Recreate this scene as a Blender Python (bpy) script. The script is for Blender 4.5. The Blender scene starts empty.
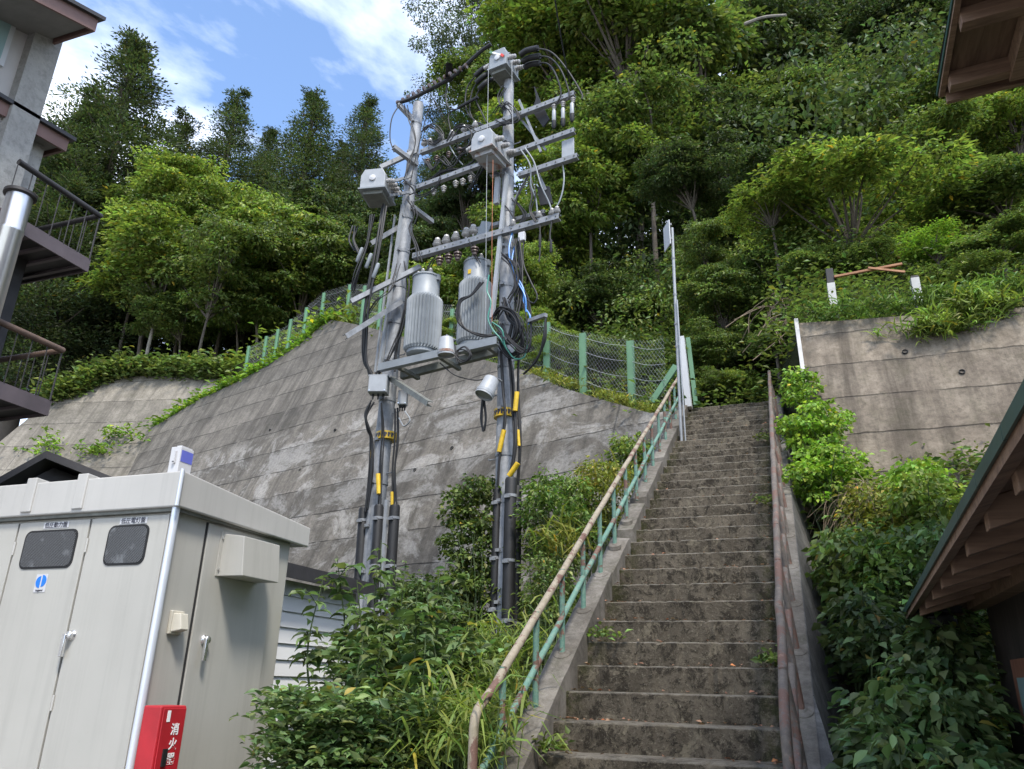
import bpy, math, random
import numpy as np
from math import radians, sin, cos, pi, hypot
from mathutils import Vector, Matrix
random.seed(7); rng = np.random.default_rng(11)
S = bpy.context.scene; COL = S.collection

# ------------------------------------------------------------------ camera model (also used to measure where things stand)
F, YAW, PIT, ROL = 780.0, 20.2, 21.0, 1.35
CAM = Vector((0, 0, 1.6))
RM = Matrix.Rotation(radians(YAW), 3, 'Z') @ Matrix.Rotation(radians(90+PIT), 3, 'X') @ Matrix.Rotation(radians(ROL), 3, 'Z')
def ray(x, y): return RM @ Vector(((x-512)/F, -(y-384.5)/F, -1.0))
def atX(x, y, X): d = ray(x, y); return CAM + d*(X/d.x)
def atY(x, y, Y): d = ray(x, y); return CAM + d*(Y/d.y)
def atZ(x, y, z): d = ray(x, y); return CAM + d*((z-CAM.z)/d.z)
def atD(x, y, D): d = ray(x, y); return CAM + d*(D/hypot(d.x, d.y))
def atP(x, y, p, n): d = ray(x, y); return CAM + d*((Vector(p)-CAM).dot(n)/d.dot(n))
def depth(p): return -(RM.transposed() @ (Vector(p)-CAM)).z

# ------------------------------------------------------------------ materials
MATS = {}
class NT:
    def __init__(s, name):
        s.m = bpy.data.materials.new(name); s.m.use_nodes = True; s.t = s.m.node_tree; s.t.nodes.clear()
        s.out = s.n('ShaderNodeOutputMaterial'); MATS[name] = s.m
    def n(s, ty, **k):
        nd = s.t.nodes.new(ty)
        for a, b in k.items():
            if a == 'ins':
                for i, v in b.items(): s.set(nd, i, v)
            else: setattr(nd, a, b)
        return nd
    def set(s, nd, i, v):
        if isinstance(v, bpy.types.NodeSocket): s.t.links.new(v, nd.inputs[i])
        else: nd.inputs[i].default_value = v
    def co(s, kind='Object'): return s.n('ShaderNodeTexCoord').outputs[kind]
    def map(s, v, sc=(1, 1, 1), loc=(0, 0, 0), rot=(0, 0, 0)):
        return s.n('ShaderNodeMapping', ins={'Vector': v, 'Scale': sc, 'Location': loc, 'Rotation': rot}).outputs[0]
    def noise(s, v, sc, det=6, rough=.6, dist=0):
        return s.n('ShaderNodeTexNoise', ins={'Vector': v, 'Scale': sc, 'Detail': det, 'Roughness': rough, 'Distortion': dist}).outputs['Fac']
    def ramp(s, f, stops):
        r = s.n('ShaderNodeValToRGB', ins={0: f}); e = r.color_ramp.elements
        while len(e) < len(stops): e.new(.5)
        for el, (p, c) in zip(e, stops):
            el.position = p; el.color = (*c, 1) if not isinstance(c, (int, float)) else (c, c, c, 1)
        return r.outputs[0]
    def mix(s, f, a, b, mode='MIX'):
        m = s.n('ShaderNodeMix', data_type='RGBA', blend_type=mode)
        s.set(m, 0, f)
        for i, v in ((6, a), (7, b)):
            s.set(m, i, v if isinstance(v, bpy.types.NodeSocket) else ((*v, 1) if len(v) == 3 else v))
        return m.outputs[2]
    def math(s, op, a, b=0.0, c=0.0):
        m = s.n('ShaderNodeMath', operation=op); s.set(m, 0, a); s.set(m, 1, b); s.set(m, 2, c); return m.outputs[0]
    def sep(s, v): return s.n('ShaderNodeSeparateXYZ', ins={0: v}).outputs
    def bump(s, h, st=.3, d=.02): return s.n('ShaderNodeBump', ins={'Height': h, 'Strength': st, 'Distance': d}).outputs[0]
    def pbr(s, col, rough=.6, metal=0, bump=None, spec=.5):
        p = s.n('ShaderNodeBsdfPrincipled'); s.set(p, 'Base Color', col if isinstance(col, bpy.types.NodeSocket) else (*col, 1))
        s.set(p, 'Roughness', rough); s.set(p, 'Metallic', metal); s.set(p, 'Specular IOR Level', spec)
        if bump is not None: s.set(p, 'Normal', bump)
        s.t.links.new(p.outputs[0], s.out.inputs[0]); return s.m

def plain(name, col, rough=.6, metal=0, var=.12, sc=6, spec=.5, bmp=0):
    t = NT(name); v = t.co(); f = t.noise(v, sc, 8, .65)
    c = t.mix(t.ramp(f, [(.3, 0.), (.7, 1.)]), tuple(x*(1-var) for x in col), tuple(min(1, x*(1+var)) for x in col))
    return t.pbr(c, rough, metal, t.bump(t.noise(v, sc*8), bmp, .01) if bmp else None, spec)

def concrete(name, base, dark, light, joint=None, streak=1., moss=0., jcol=.35, pale=None):
    """board-formed concrete; object coordinates are metres: x along, y up the face"""
    t = NT(name); v = t.co(); x, y, z = t.sep(v)
    big = t.noise(t.map(v, (.22, .5, .3)), 1.0, 5, .6, .4)
    fine = t.noise(v, 14, 10, .75); mid = t.noise(v, 2.2, 10, .7, .3)
    st = t.noise(t.map(v, (3.0, .22, 1)), 1.0, 8, .7, .25)
    c = t.mix(t.ramp(big, [(.35, 0.), (.65, 1.)]), dark, base)
    c = t.mix(t.math('MULTIPLY', t.ramp(mid, [(.42, 0.), (.7, 1.)]), .7), c, light)
    c = t.mix(t.math('MULTIPLY', t.ramp(st, [(.45, 0.), (.66, 1.)]), .55*streak), c, tuple(k*.45 for k in dark))
    if pale:
        pn = t.noise(t.map(v, (.9, 1.2, 1), (3.1, 7.7, 0), (0, 0, .5)), .8, 10, .75, .6)
        band = t.ramp(t.math('DIVIDE', t.math('ADD', y, 8), 10.0), [(pale[0]-.12, 0.), (pale[0], 1.), (pale[1], 1.), (pale[1]+.1, 0.)])
        c = t.mix(t.math('MULTIPLY', t.math('MULTIPLY', t.ramp(pn, [(.48, 0.), (.56, 1.)]), band), .5), c, (.40, .385, .36))
    h = t.math('ADD', t.math('MULTIPLY', fine, .5), t.math('MULTIPLY', mid, .8))
    c = t.mix(t.math('MULTIPLY', t.ramp(fine, [(.35, 1.), (.55, 0.)]), .5), c, tuple(k*.5 for k in dark))
    if joint:
        wob = t.math('MULTIPLY', t.noise(v, 1.1, 8, .7), .11)
        q = t.math('FRACT', t.math('DIVIDE', t.math('ADD', t.math('ADD', y, wob), 100.0), joint))
        # per-lift tone
        lift = t.math('FLOOR', t.math('DIVIDE', t.math('ADD', t.math('ADD', y, wob), 100.0), joint))
        wn = t.n('ShaderNodeTexWhiteNoise', noise_dimensions='1D'); t.set(wn, 'W', lift)
        c = t.mix(.45, c, t.mix(wn.outputs[0], tuple(k*.72 for k in base), tuple(k*1.25 for k in base)), 'OVERLAY') if False else t.mix(1.0, c, t.mix(wn.outputs[0], (.8, .8, .8), (1.15, 1.14, 1.12)), 'MULTIPLY')
        line = t.ramp(q, [(0., 1.), (.02, 1.), (.045, 0.)])
        brk = t.ramp(t.noise(t.map(v, (1.6, .6, 1)), 1.5, 5), [(.38, 0.), (.5, 1.)])
        lf = t.math('MULTIPLY', line, brk)
        c = t.mix(t.math('MULTIPLY', lf, .55), c, (.045, .04, .036))
        drip = t.math('MULTIPLY', t.ramp(q, [(0.6, 0.), (1., 1.)]), t.ramp(t.noise(t.map(v, (2.2, .3, 1)), 1.7, 8, .75), [(.45, 0.), (.62, 1.)]))
        c = t.mix(t.math('MULTIPLY', drip, .5), c, tuple(k*.45 for k in dark))
        jx = t.math('FRACT', t.math('DIVIDE', t.math('ADD', x, 103.3), 5.4))
        vl = t.ramp(jx, [(0., 1.), (.004, 1.), (.007, 0.)])
        c = t.mix(t.math('MULTIPLY', vl, .3), c, (.04, .037, .034))
        h = t.math('SUBTRACT', h, t.math('MULTIPLY', t.math('MAXIMUM', lf, vl), 1.5))
    if moss:
        mo = t.math('MULTIPLY', t.ramp(t.noise(v, 3.5, 10, .75, .5), [(.5, 0.), (.64, 1.)]), moss)
        c = t.mix(mo, c, (.035, .038, .014))
    return t.pbr(c, .92, 0, t.bump(h, .55, .03), .25)

concrete('wall concrete', (.165, .148, .126), (.095, .086, .074), (.235, .213, .183), .75, 1.3, .15, pale=(.45, .95))
concrete('left wall concrete', (.235, .212, .178), (.14, .126, .105), (.31, .28, .235), 1.1, 1.1, .2)
concrete('right wall concrete', (.24, .20, .158), (.115, .095, .075), (.36, .31, .245), .58, 1.3, .25)
concrete('curb concrete', (.19, .172, .148), (.095, .085, .072), (.30, .28, .25), None, .9, .45)
concrete('side wall concrete', (.16, .155, .145), (.075, .072, .068), (.27, .265, .25), None, 1.2, .1)
concrete('building concrete', (.36, .35, .33), (.27, .262, .245), (.43, .42, .39), None, .35)

def step_mat():
    t = NT('step concrete'); v = t.co(); x, y, z = t.sep(v)
    big = t.noise(t.map(v, (1.3, 1, 1)), 1.8, 8, .7, .4); fine = t.noise(v, 48, 10, .85); mid = t.noise(v, 8, 12, .8, .5)
    c = t.mix(t.ramp(big, [(.38, 0.), (.62, 1.)]), (.078, .066, .05), (.175, .15, .115))
    c = t.mix(t.math('MULTIPLY', t.ramp(mid, [(.50, 0.), (.56, 1.)]), .8), c, (.024, .020, .015))
    c = t.mix(t.math('MULTIPLY', t.ramp(t.noise(t.map(v, (1, 1, 1), (5, 2, 9)), 6, 12, .8, .8), [(.55, 0.), (.60, 1.)]), .75), c, (.24, .21, .155))
    c = t.mix(t.math('MULTIPLY', t.ramp(fine, [(.55, 0.), (.62, 1.)]), .8), c, (.30, .27, .21))
    c = t.mix(t.math('MULTIPLY', t.ramp(t.noise(t.map(v, (1, 1, 1), (1, 8, 3)), 34, 8, .8), [(.56, 0.), (.62, 1.)]), .8), c, (.018, .016, .012))
    edge_ = t.math('MAXIMUM', t.ramp(t.math('ADD', x, 1.48), [(0., 1.), (.16, .0)]), t.ramp(t.math('SUBTRACT', -.17, x), [(0., 1.), (.22, .0)]))
    c = t.mix(t.math('MULTIPLY', edge_, t.ramp(t.noise(v, 13, 8, .8), [(.46, 0.), (.56, .9)])), c, (.05, .055, .018))
    # worn light nosing: the top centimetres of each riser
    q = t.math('FRACT', t.math('DIVIDE', t.math('ADD', z, 100*.165-1.567), .165))
    nose = t.math('MULTIPLY', t.ramp(q, [(0., 1.), (.015, 0.), (.925, 0.), (.96, 1.), (1., 1.)]), t.ramp(t.noise(v, 11, 8, .7), [(.38, .1), (.6, 1.)]))
    c = t.mix(t.math('MULTIPLY', nose, .6), c, (.30, .28, .24))
    return t.pbr(c, .93, 0, t.bump(t.math('ADD', fine, t.math('MULTIPLY', mid, 1.8)), 1.0, .02), .2)
step_mat()

def galv(name, col=(.25, .26, .275), rough=.65, metal=.2):
    t = NT(name); v = t.co(); f = t.noise(v, 9, 10, .7)
    c = t.mix(t.ramp(f, [(.35, 0.), (.65, 1.)]), tuple(k*.72 for k in col), tuple(k*1.15 for k in col))
    c = t.mix(t.math('MULTIPLY', t.ramp(t.noise(t.map(v, (6, 6, .6)), 2, 8, .7), [(.5, 0.), (.7, 1.)]), .35), c, tuple(k*.5 for k in col))
    return t.pbr(c, rough, metal, t.bump(f, .15, .01))
galv('galvanised steel'); galv('dark galvanised', (.17, .175, .155), .65, .2)
plain('equipment grey', (.23, .25, .265), .5, .05, .14, 5)
plain('equipment light', (.30, .315, .33), .5, .05, .14, 6)
t = NT('rusty box'); v = t.co()
c = t.mix(t.ramp(t.noise(v, 5, 8, .7, .5), [(.48, 0.), (.6, 1.)]), (.36, .36, .36), (.22, .10, .055)); t.pbr(c, .6, .1)
plain('black rubber', (.010, .010, .011), .62, 0, .3, 8); plain('porcelain', (.34, .33, .32), .25, 0, .12, 9)
plain('brown porcelain', (.10, .07, .06), .3); plain('yellow sleeve', (.62, .40, .02), .45, 0, .2, 14)
plain('blue cable', (.05, .2, .5), .4); plain('green cable', (.06, .26, .20), .4); plain('orange rope', (.4, .14, .06), .6)
plain('red paint tip', (.6, .06, .04), .5); plain('white plastic', (.52, .52, .53), .4, 0, .04)
def cabinet_mat(name, col):
    t = NT(name); v = t.co(); x, y, z = t.sep(v)
    f = t.noise(v, 1.2, 6, .6); st = t.noise(t.map(v, (14, 14, .5)), 1, 6, .7)
    c = t.mix(t.ramp(f, [(.35, 0.), (.65, 1.)]), tuple(k*.94 for k in col), tuple(k*1.04 for k in col))
    c = t.mix(t.math('MULTIPLY', t.ramp(st, [(.48, 0.), (.72, 1.)]), .28), c, tuple(k*.6 for k in col)); c = t.mix(t.math('MULTIPLY', t.ramp(t.noise(v, 30, 8, .8), [(.6, 0.), (.7, 1.)]), .25), c, (.30, .26, .2))
    return t.pbr(c, .42, 0, t.bump(t.noise(v, 160, 2), .04, .003), .4)
cabinet_mat('cabinet paint', (.41, .40, .365)); cabinet_mat('cabinet roof paint', (.45, .44, .415))
plain('gap black', (.02, .02, .02), .9); plain('chrome', (.7, .7, .7), .25, .9, .05)
plain('conduit', (.62, .66, .72), .35, .3, .05, 3)
plain('beige plastic', (.52, .49, .41), .5); plain('fire red', (.38, .014, .022), .5, 0, .16, 5)
plain('white ink', (.8, .8, .8), .5, 0, .03); plain('black ink', (.03, .03, .05), .5); plain('blue ink', (.01, .17, .62), .5)
plain('blue print', (.12, .14, .5), .5)
t = NT('mesh window'); v = t.co(); x, y, z = t.sep(v)
a = t.math('FRACT', t.math('MULTIPLY', t.math('ADD', x, z), 85.0)); b = t.math('FRACT', t.math('MULTIPLY', t.math('SUBTRACT', x, z), 85.0))
g = t.math('MAXIMUM', t.ramp(a, [(.0, 1.), (.22, 1.), (.3, 0.)]), t.ramp(b, [(.0, 1.), (.22, 1.), (.3, 0.)]))
c = t.mix(g, (.012, .013, .016), (.12, .125, .13)); c = t.mix(t.ramp(t.noise(v, 9, 3), [(.55, 0.), (.68, .5)]), c, (.2, .21, .22)); t.pbr(c, .25)
def rusty_rail(name, a, b, r):
    t = NT(name); v = t.co(); n1 = t.noise(v, 5, 8, .7, .4); n2 = t.noise(v, 22, 10, .75)
    f = t.math('ADD', t.math('MULTIPLY', n1, .75), t.math('MULTIPLY', n2, .25))
    c = t.mix(t.ramp(n2, [(.4, 0.), (.6, 1.)]), a, b)
    c = t.mix(t.ramp(f, [(.5-r, 0.), (.53-r, 1.)]), c, (.135, .078, .06))
    c = t.mix(t.math('MULTIPLY', t.ramp(n2, [(.58, 0.), (.66, 1.)]), .6), c, (.33, .21, .16))
    return t.pbr(c, .68, 0, t.bump(t.math('ADD', n2, f), .4, .006), .35)
rusty_rail('green rail paint', (.09, .19, .155), (.15, .25, .20), -.02)
rusty_rail('tan rail paint', (.24, .21, .15), (.31, .27, .21), -.02)
rusty_rail('maroon rail paint', (.10, .085, .075), (.15, .13, .11), -.01)
plain('fence green', (.10, .21, .115), .5, 0, .15, 3); plain('wire grey', (.36, .37, .36), .5, .3)
def wood(name, a, b, ax=0):
    t = NT(name); v = t.co(); sc = [14, 14, 14]; sc[ax] = 1.2
    f = t.noise(t.map(v, tuple(sc)), 1.5, 8, .65, .6)
    c = t.mix(t.ramp(f, [(.3, 0.), (.7, 1.)]), a, b); return t.pbr(c, .7, 0, t.bump(f, .25, .01), .3)
wood('eave wood', (.14, .085, .058), (.33, .215, .145), 0); wood('eave board', (.105, .065, .044), (.24, .155, .105), 1)
wood('dark wall wood', (.025, .02, .018), (.06, .048, .042), 2); wood('frame wood', (.14, .06, .04), (.22, .1, .06), 2)
wood('bar wood', (.22, .10, .05), (.38, .2, .11), 0)
plain('eave green metal', (.035, .085, .075), .4, .3, .2, 4); plain('dark roof', (.035, .033, .035), .6, 0, .2, 6, bmp=.2)
plain('brown fascia', (.165, .095, .08), .6, 0, .15, 3); plain('soffit grey', (.20, .19, .18), .8)
plain('stucco', (.42, .40, .385), .85, 0, .06, 2, bmp=.1)
plain('black steel', (.03, .027, .027), .55, .2, .3, 6); plain('rail brown', (.11, .07, .05), .6, 0, .3)
plain('deck steel side', (.10, .08, .085), .55, .2, .25, 3); plain('stainless', (.55, .54, .53), .28, .9, .08, 3)
t = NT('window glass'); p = t.pbr((.25, .36, .36), .08, 0, None, .8)
plain('siding white', (.47, .48, .49), .55, 0, .04, 2); plain('shed siding', (.66, .66, .65), .55, 0, .04, 2); plain('bark', (.09, .075, .06), .95, 0, .4, 5, bmp=.6)
plain('bark pale', (.22, .20, .17), .95, 0, .35, 5, bmp=.6); plain('stem green', (.06, .09, .03), .7, 0, .3)
plain('dry twig', (.24, .18, .12), .9, 0, .3); plain('white band paint', (.42, .41, .39), .7, 0, .15)
t = NT('soil'); v = t.co(); f = t.noise(v, 1.5, 10, .75)
t.pbr(t.mix(t.ramp(f, [(.35, 0.), (.65, 1.)]), (.022, .02, .013), (.06, .048, .03)), .95, 0, t.bump(f, .8, .1), .2)
t = NT('forest floor'); v = t.co(); f = t.noise(v, .8, 10, .75)
t.pbr(t.mix(t.ramp(f, [(.35, 0.), (.65, 1.)]), (.018, .022, .010), (.045, .05, .022)), .95, 0, t.bump(f, .8, .2), .1)
t = NT('red soil'); v = t.co(); f = t.noise(v, 1.8, 10, .75)
t.pbr(t.mix(t.ramp(f, [(.4, 0.), (.6, 1.)]), (.05, .045, .02), (.20, .10, .055)), .95, 0, t.bump(f, .8, .1), .1)
t = NT('bounce concrete'); v = t.co(); f = t.noise(v, 30, 10, .8)
t.pbr(t.mix(f, (.16, .155, .145), (.26, .25, .235)), .9, 0, t.bump(f, .4, .01), .2)  # grey concrete ground, made paler to bounce light up under the eaves

def leafmat(name, tint, rough=.5, trans=.36, vary=.35):
    t = NT(name); at = t.n('ShaderNodeAttribute', attribute_name='Col')
    oi = t.n('ShaderNodeObjectInfo')
    c = t.mix(1.0, at.outputs['Color'], tint, 'MULTIPLY')
    n = t.noise(t.co(), .55, 3, .5)
    c = t.mix(t.math('MULTIPLY', t.ramp(n, [(.35, 0.), (.65, 1.)]), vary), c, t.mix(1.0, c, (1.18, 1.06, .8), 'MULTIPLY'))
    p = t.n('ShaderNodeBsdfPrincipled', ins={'Base Color': c, 'Roughness': rough, 'Specular IOR Level': .35})
    tr = t.n('ShaderNodeBsdfTranslucent'); t.set(tr, 0, t.mix(1.0, c, (1.15, 1.25, .7), 'MULTIPLY'))
    ms = t.n('ShaderNodeMixShader', ins={0: trans}); t.t.links.new(p.outputs[0], ms.inputs[1]); t.t.links.new(tr.outputs[0], ms.inputs[2])
    t.t.links.new(ms.outputs[0], t.out.inputs[0]); return t.m
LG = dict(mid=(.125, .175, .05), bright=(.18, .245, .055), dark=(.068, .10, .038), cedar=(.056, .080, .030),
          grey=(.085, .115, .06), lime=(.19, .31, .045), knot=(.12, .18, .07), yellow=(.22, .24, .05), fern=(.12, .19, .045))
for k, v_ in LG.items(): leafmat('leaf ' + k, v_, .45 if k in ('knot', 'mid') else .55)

# ------------------------------------------------------------------ mesh helpers
class MB:
    def __init__(s): s.v = []; s.f = []; s.mi = []; s.sm = []
    def add(s, vs, fs, mi=0, smooth=False):
        o = len(s.v); s.v += [tuple(p) for p in vs]; s.f += [tuple(i+o for i in f) for f in fs]; s.mi += [mi]*len(fs); s.sm += [smooth]*len(fs); return s
    def quadbox(s, c8, mi=0):   # bottom 4 ccw, top 4 ccw
        return s.add(c8, [(3, 2, 1, 0), (4, 5, 6, 7), (0, 1, 5, 4), (1, 2, 6, 5), (2, 3, 7, 6), (3, 0, 4, 7)], mi)
    def box(s, x0, x1, y0, y1, z0, z1, mi=0):
        return s.quadbox([(x0, y0, z0), (x1, y0, z0), (x1, y1, z0), (x0, y1, z0), (x0, y0, z1), (x1, y0, z1), (x1, y1, z1), (x0, y1, z1)], mi)
    def obox(s, c, ex, ey, ez, mi=0):   # oriented box: centre and three half vectors
        c, ex, ey, ez = map(Vector, (c, ex, ey, ez))
        return s.quadbox([c-ex-ey-ez, c+ex-ey-ez, c+ex+ey-ez, c-ex+ey-ez, c-ex-ey+ez, c+ex-ey+ez, c+ex+ey+ez, c-ex+ey+ez], mi)
    def beam(s, p, q, w, h, up=(0, 0, 1), mi=0):
        p, q = Vector(p), Vector(q); d = (q-p); u = Vector(up)
        if abs(d.normalized().dot(u)) > .98: u = Vector((0, 1, 0))
        sd = d.cross(u).normalized(); up2 = sd.cross(d).normalized()
        return s.obox((p+q)/2, d/2, sd*w/2, up2*h/2, mi)
    def angle(s, p, q, w, h, t=.008, up=(0, 0, 1), mi=0):   # steel channel: web + two flanges
        p, q = Vector(p), Vector(q); d = q-p; u = Vector(up); sd = d.cross(u).normalized(); up2 = sd.cross(d).normalized()
        s.obox((p+q)/2 + sd*(w/2), d/2, sd*t/2, up2*h/2, mi)
        for k in (-1, 1): s.obox((p+q)/2 + up2*k*(h/2-t/2) - sd*.002, d/2, sd*(w/2-t/2), up2*t/2, mi)
        return s
    def tube(s, pts, r, n=8, mi=0, cap=True):
        pts = [Vector(p) for p in pts]; rs = r if isinstance(r, (list, tuple)) else [r]*len(pts)
        vs = []; fs = []; prev = None
        for i, p in enumerate(pts):
            d = (pts[min(i+1, len(pts)-1)]-pts[max(i-1, 0)])
            d = d.normalized() if d.length > 1e-9 else Vector((0, 0, 1))
            if prev is None: a = d.cross(Vector((0, 0, 1)) if abs(d.z) < .9 else Vector((1, 0, 0))).normalized()
            else: a = (prev - d*prev.dot(d)); a = a.normalized() if a.length > 1e-6 else d.cross(Vector((1, 0, 0))).normalized()
            prev = a; b = d.cross(a)
            for k in range(n): an = 2*pi*k/n; vs.append(p + (a*cos(an)+b*sin(an))*rs[i])
        for i in range(len(pts)-1):
            for k in range(n): fs.append((i*n+k, i*n+(k+1) % n, (i+1)*n+(k+1) % n, (i+1)*n+k))
        if cap: fs.append(tuple(range(n-1, -1, -1))); fs.append(tuple(range((len(pts)-1)*n, len(pts)*n)))
        return s.add(vs, fs, mi, True)
    def lathe(s, base, axis, prof, n=16, mi=0):   # prof: (radius, distance along axis)
        base, axis = Vector(base), Vector(axis).normalized(); a = axis.cross(Vector((0, 0, 1)) if abs(axis.z) < .9 else Vector((1, 0, 0))).normalized(); b = axis.cross(a)
        vs = []; fs = []
        for r, h in prof:
            for k in range(n): an = 2*pi*k/n; vs.append(base+axis*h+(a*cos(an)+b*sin(an))*max(r, 1e-4))
        for i in range(len(prof)-1):
            for k in range(n): fs.append((i*n+k, i*n+(k+1) % n, (i+1)*n+(k+1) % n, (i+1)*n+k))
        fs.append(tuple(range(n-1, -1, -1))); fs.append(tuple(range((len(prof)-1)*n, len(prof)*n)))
        return s.add(vs, fs, mi, True)
    def build(s, name, mats, parent=None, label=None, bevel=0, matrix=None, seg=2):
        me = bpy.data.meshes.new(name); me.from_pydata(s.v, [], s.f)
        for m in (mats if isinstance(mats, (list, tuple)) else [mats]): me.materials.append(MATS[m])
        me.polygons.foreach_set('material_index', s.mi); me.polygons.foreach_set('use_smooth', s.sm)
        me.validate(); me.update()
        o = bpy.data.objects.new(name, me); COL.objects.link(o)
        if parent: o.parent = parent; o.matrix_parent_inverse = Matrix.Translation(-parent.location) if not parent.get('_m') else parent.matrix_world.inverted()
        if matrix is not None: o.matrix_world = matrix
        if label: o['label'] = label
        if bevel:
            b = o.modifiers.new('b', 'BEVEL'); b.width = bevel; b.segments = seg; b.limit_method = 'ANGLE'; b.angle_limit = radians(40)
        if any(s.sm):
            try: me.set_sharp_from_angle(angle=radians(45))
            except Exception: pass
        return o
def tag(o, label, cat, group=None, kind=None):
    if label: o['label'] = label
    if cat: o['category'] = cat
    if group: o['group'] = group
    if kind: o['kind'] = kind
    return o
def struct(o): o['kind'] = 'structure'; return o
def thing(name, loc, label, cat, group=None):
    o = bpy.data.objects.new(name, None); COL.objects.link(o); o.location = Vector(loc); o.empty_display_size = .2
    return tag(o, label, cat, group)
def curve(pts, n=8):   # Catmull-Rom through points
    pts = [Vector(p) for p in pts]; P = [pts[0]*2-pts[1]] + pts + [pts[-1]*2-pts[-2]]; out = []
    for i in range(1, len(P)-2):
        for k in range(n):
            u = k/n; a, b, c, d = P[i-1], P[i], P[i+1], P[i+2]
            out.append(.5*((2*b)+(c-a)*u+(2*a-5*b+4*c-d)*u*u+(3*b-a-3*c+d)*u**3))
    return out+[pts[-1]]
def text_mesh(name, s, size, mat, matrix, parent, label=None, bold=0.0):
    cu = bpy.data.curves.new(name, 'FONT'); cu.body = s; cu.size = size; cu.extrude = .0006; cu.align_x = 'CENTER'; cu.align_y = 'CENTER'; cu.offset = bold
    tmp = bpy.data.objects.new('tmp', cu); COL.objects.link(tmp); bpy.context.view_layer.update()
    me = bpy.data.meshes.new_from_object(tmp.evaluated_get(bpy.context.evaluated_depsgraph_get())); me.name = name
    bpy.data.objects.remove(tmp); me.materials.clear(); me.materials.append(MATS[mat])
    o = bpy.data.objects.new(name, me); COL.objects.link(o); o.parent = parent
    o.matrix_parent_inverse = Matrix.Translation(-parent.location) if parent.type == 'EMPTY' else Matrix.Identity(4)
    o.matrix_basis = matrix
    if label: o['label'] = label
    return o
def sub(o, parent):   # part of a part: the parent mesh sits at the thing's frame already in world units
    o.parent = parent; o.matrix_parent_inverse = Matrix.Identity(4); return o

# ------------------------------------------------------------------ leaves (numpy)
def leafmesh(P, D, N, L, W, colr, shape='quad', droop=.15):
    """P base points, D length direction, N normal, L,W sizes, colr per-leaf rgb multipliers"""
    n = len(P); D = D/np.linalg.norm(D, axis=1, keepdims=True)
    Sd = np.cross(D, N); Sd /= np.linalg.norm(Sd, axis=1, keepdims=True)+1e-9; N = np.cross(Sd, D)
    if shape == 'quad': T = [(0, 0, 0), (.42, -.5, .12), (1, 0, -droop), (.42, .5, .12)]; FF = [(0, 1, 2), (0, 2, 3)]
    elif shape == 'ovate':
        T = [(0, 0, 0), (.22, -.40, .08), (.50, -.48, .09), (.80, -.20, -.02), (1, 0, -droop), (.80, .20, -.02), (.50, .48, .09), (.22, .40, .08), (.35, 0, 0), (.7, 0, -.04)]
        FF = [(0, 1, 8), (1, 2, 8), (2, 9, 8), (2, 3, 9), (3, 4, 9), (0, 8, 7), (7, 8, 6), (6, 8, 9), (6, 9, 5), (5, 9, 4)]
    elif shape == 'blade':
        T = [(0, -.3, 0), (.35, -.5, .10), (.7, -.35, .02), (1, 0, -droop*2), (.7, .35, .02), (.35, .5, .10), (0, .3, 0)]; FF = [(0, 1, 5), (0, 5, 6), (1, 2, 4), (1, 4, 5), (2, 3, 4)]
    T = np.array(T); k = len(T)
    V = (P[:, None, :] + D[:, None, :]*(T[None, :, 0:1]*L[:, None, None]) + Sd[:, None, :]*(T[None, :, 1:2]*W[:, None, None]) + N[:, None, :]*(T[None, :, 2:3]*L[:, None, None]))
    FFa = np.array(FF); Fc = (np.arange(n)[:, None, None]*k + FFa[None]).reshape(-1, 3)
    C = np.repeat(np.concatenate([colr, np.ones((n, 1))], 1), k, axis=0)
    return V.reshape(-1, 3), Fc, C
def np_object(name, V, Fc, C, mat, parent=None, smooth=True):
    me = bpy.data.meshes.new(name); nv, nf = len(V), len(Fc)
    me.vertices.add(nv); me.vertices.foreach_set('co', V.astype(np.float32).ravel())
    me.loops.add(nf*3); me.loops.foreach_set('vertex_index', Fc.astype(np.int32).ravel())
    me.polygons.add(nf); me.polygons.foreach_set('loop_start', np.arange(0, nf*3, 3, dtype=np.int32))
    try: me.polygons.foreach_set('loop_total', np.full(nf, 3, dtype=np.int32))
    except Exception: pass
    a = me.color_attributes.new('Col', 'FLOAT_COLOR', 'POINT'); a.data.foreach_set('color', C.astype(np.float32).ravel())
    me.materials.append(MATS[mat]); me.update(calc_edges=True)
    o = bpy.data.objects.new(name, me); COL.objects.link(o)
    if parent: o.parent = parent
    return o
def rnd(n, s=1.): return rng.normal(size=(n, 3))*s
def leafcols(n, v=.30):
    b = np.clip(rng.normal(1, v, (n, 1)), .35, 1.9); c = np.repeat(b, 3, 1); c[:, 0] *= np.clip(rng.normal(1, .14, n), .7, 1.6)
    k = rng.uniform(0, 1, n) < .010; c[k] *= (2.3, 1.35, .8); return c
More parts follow.
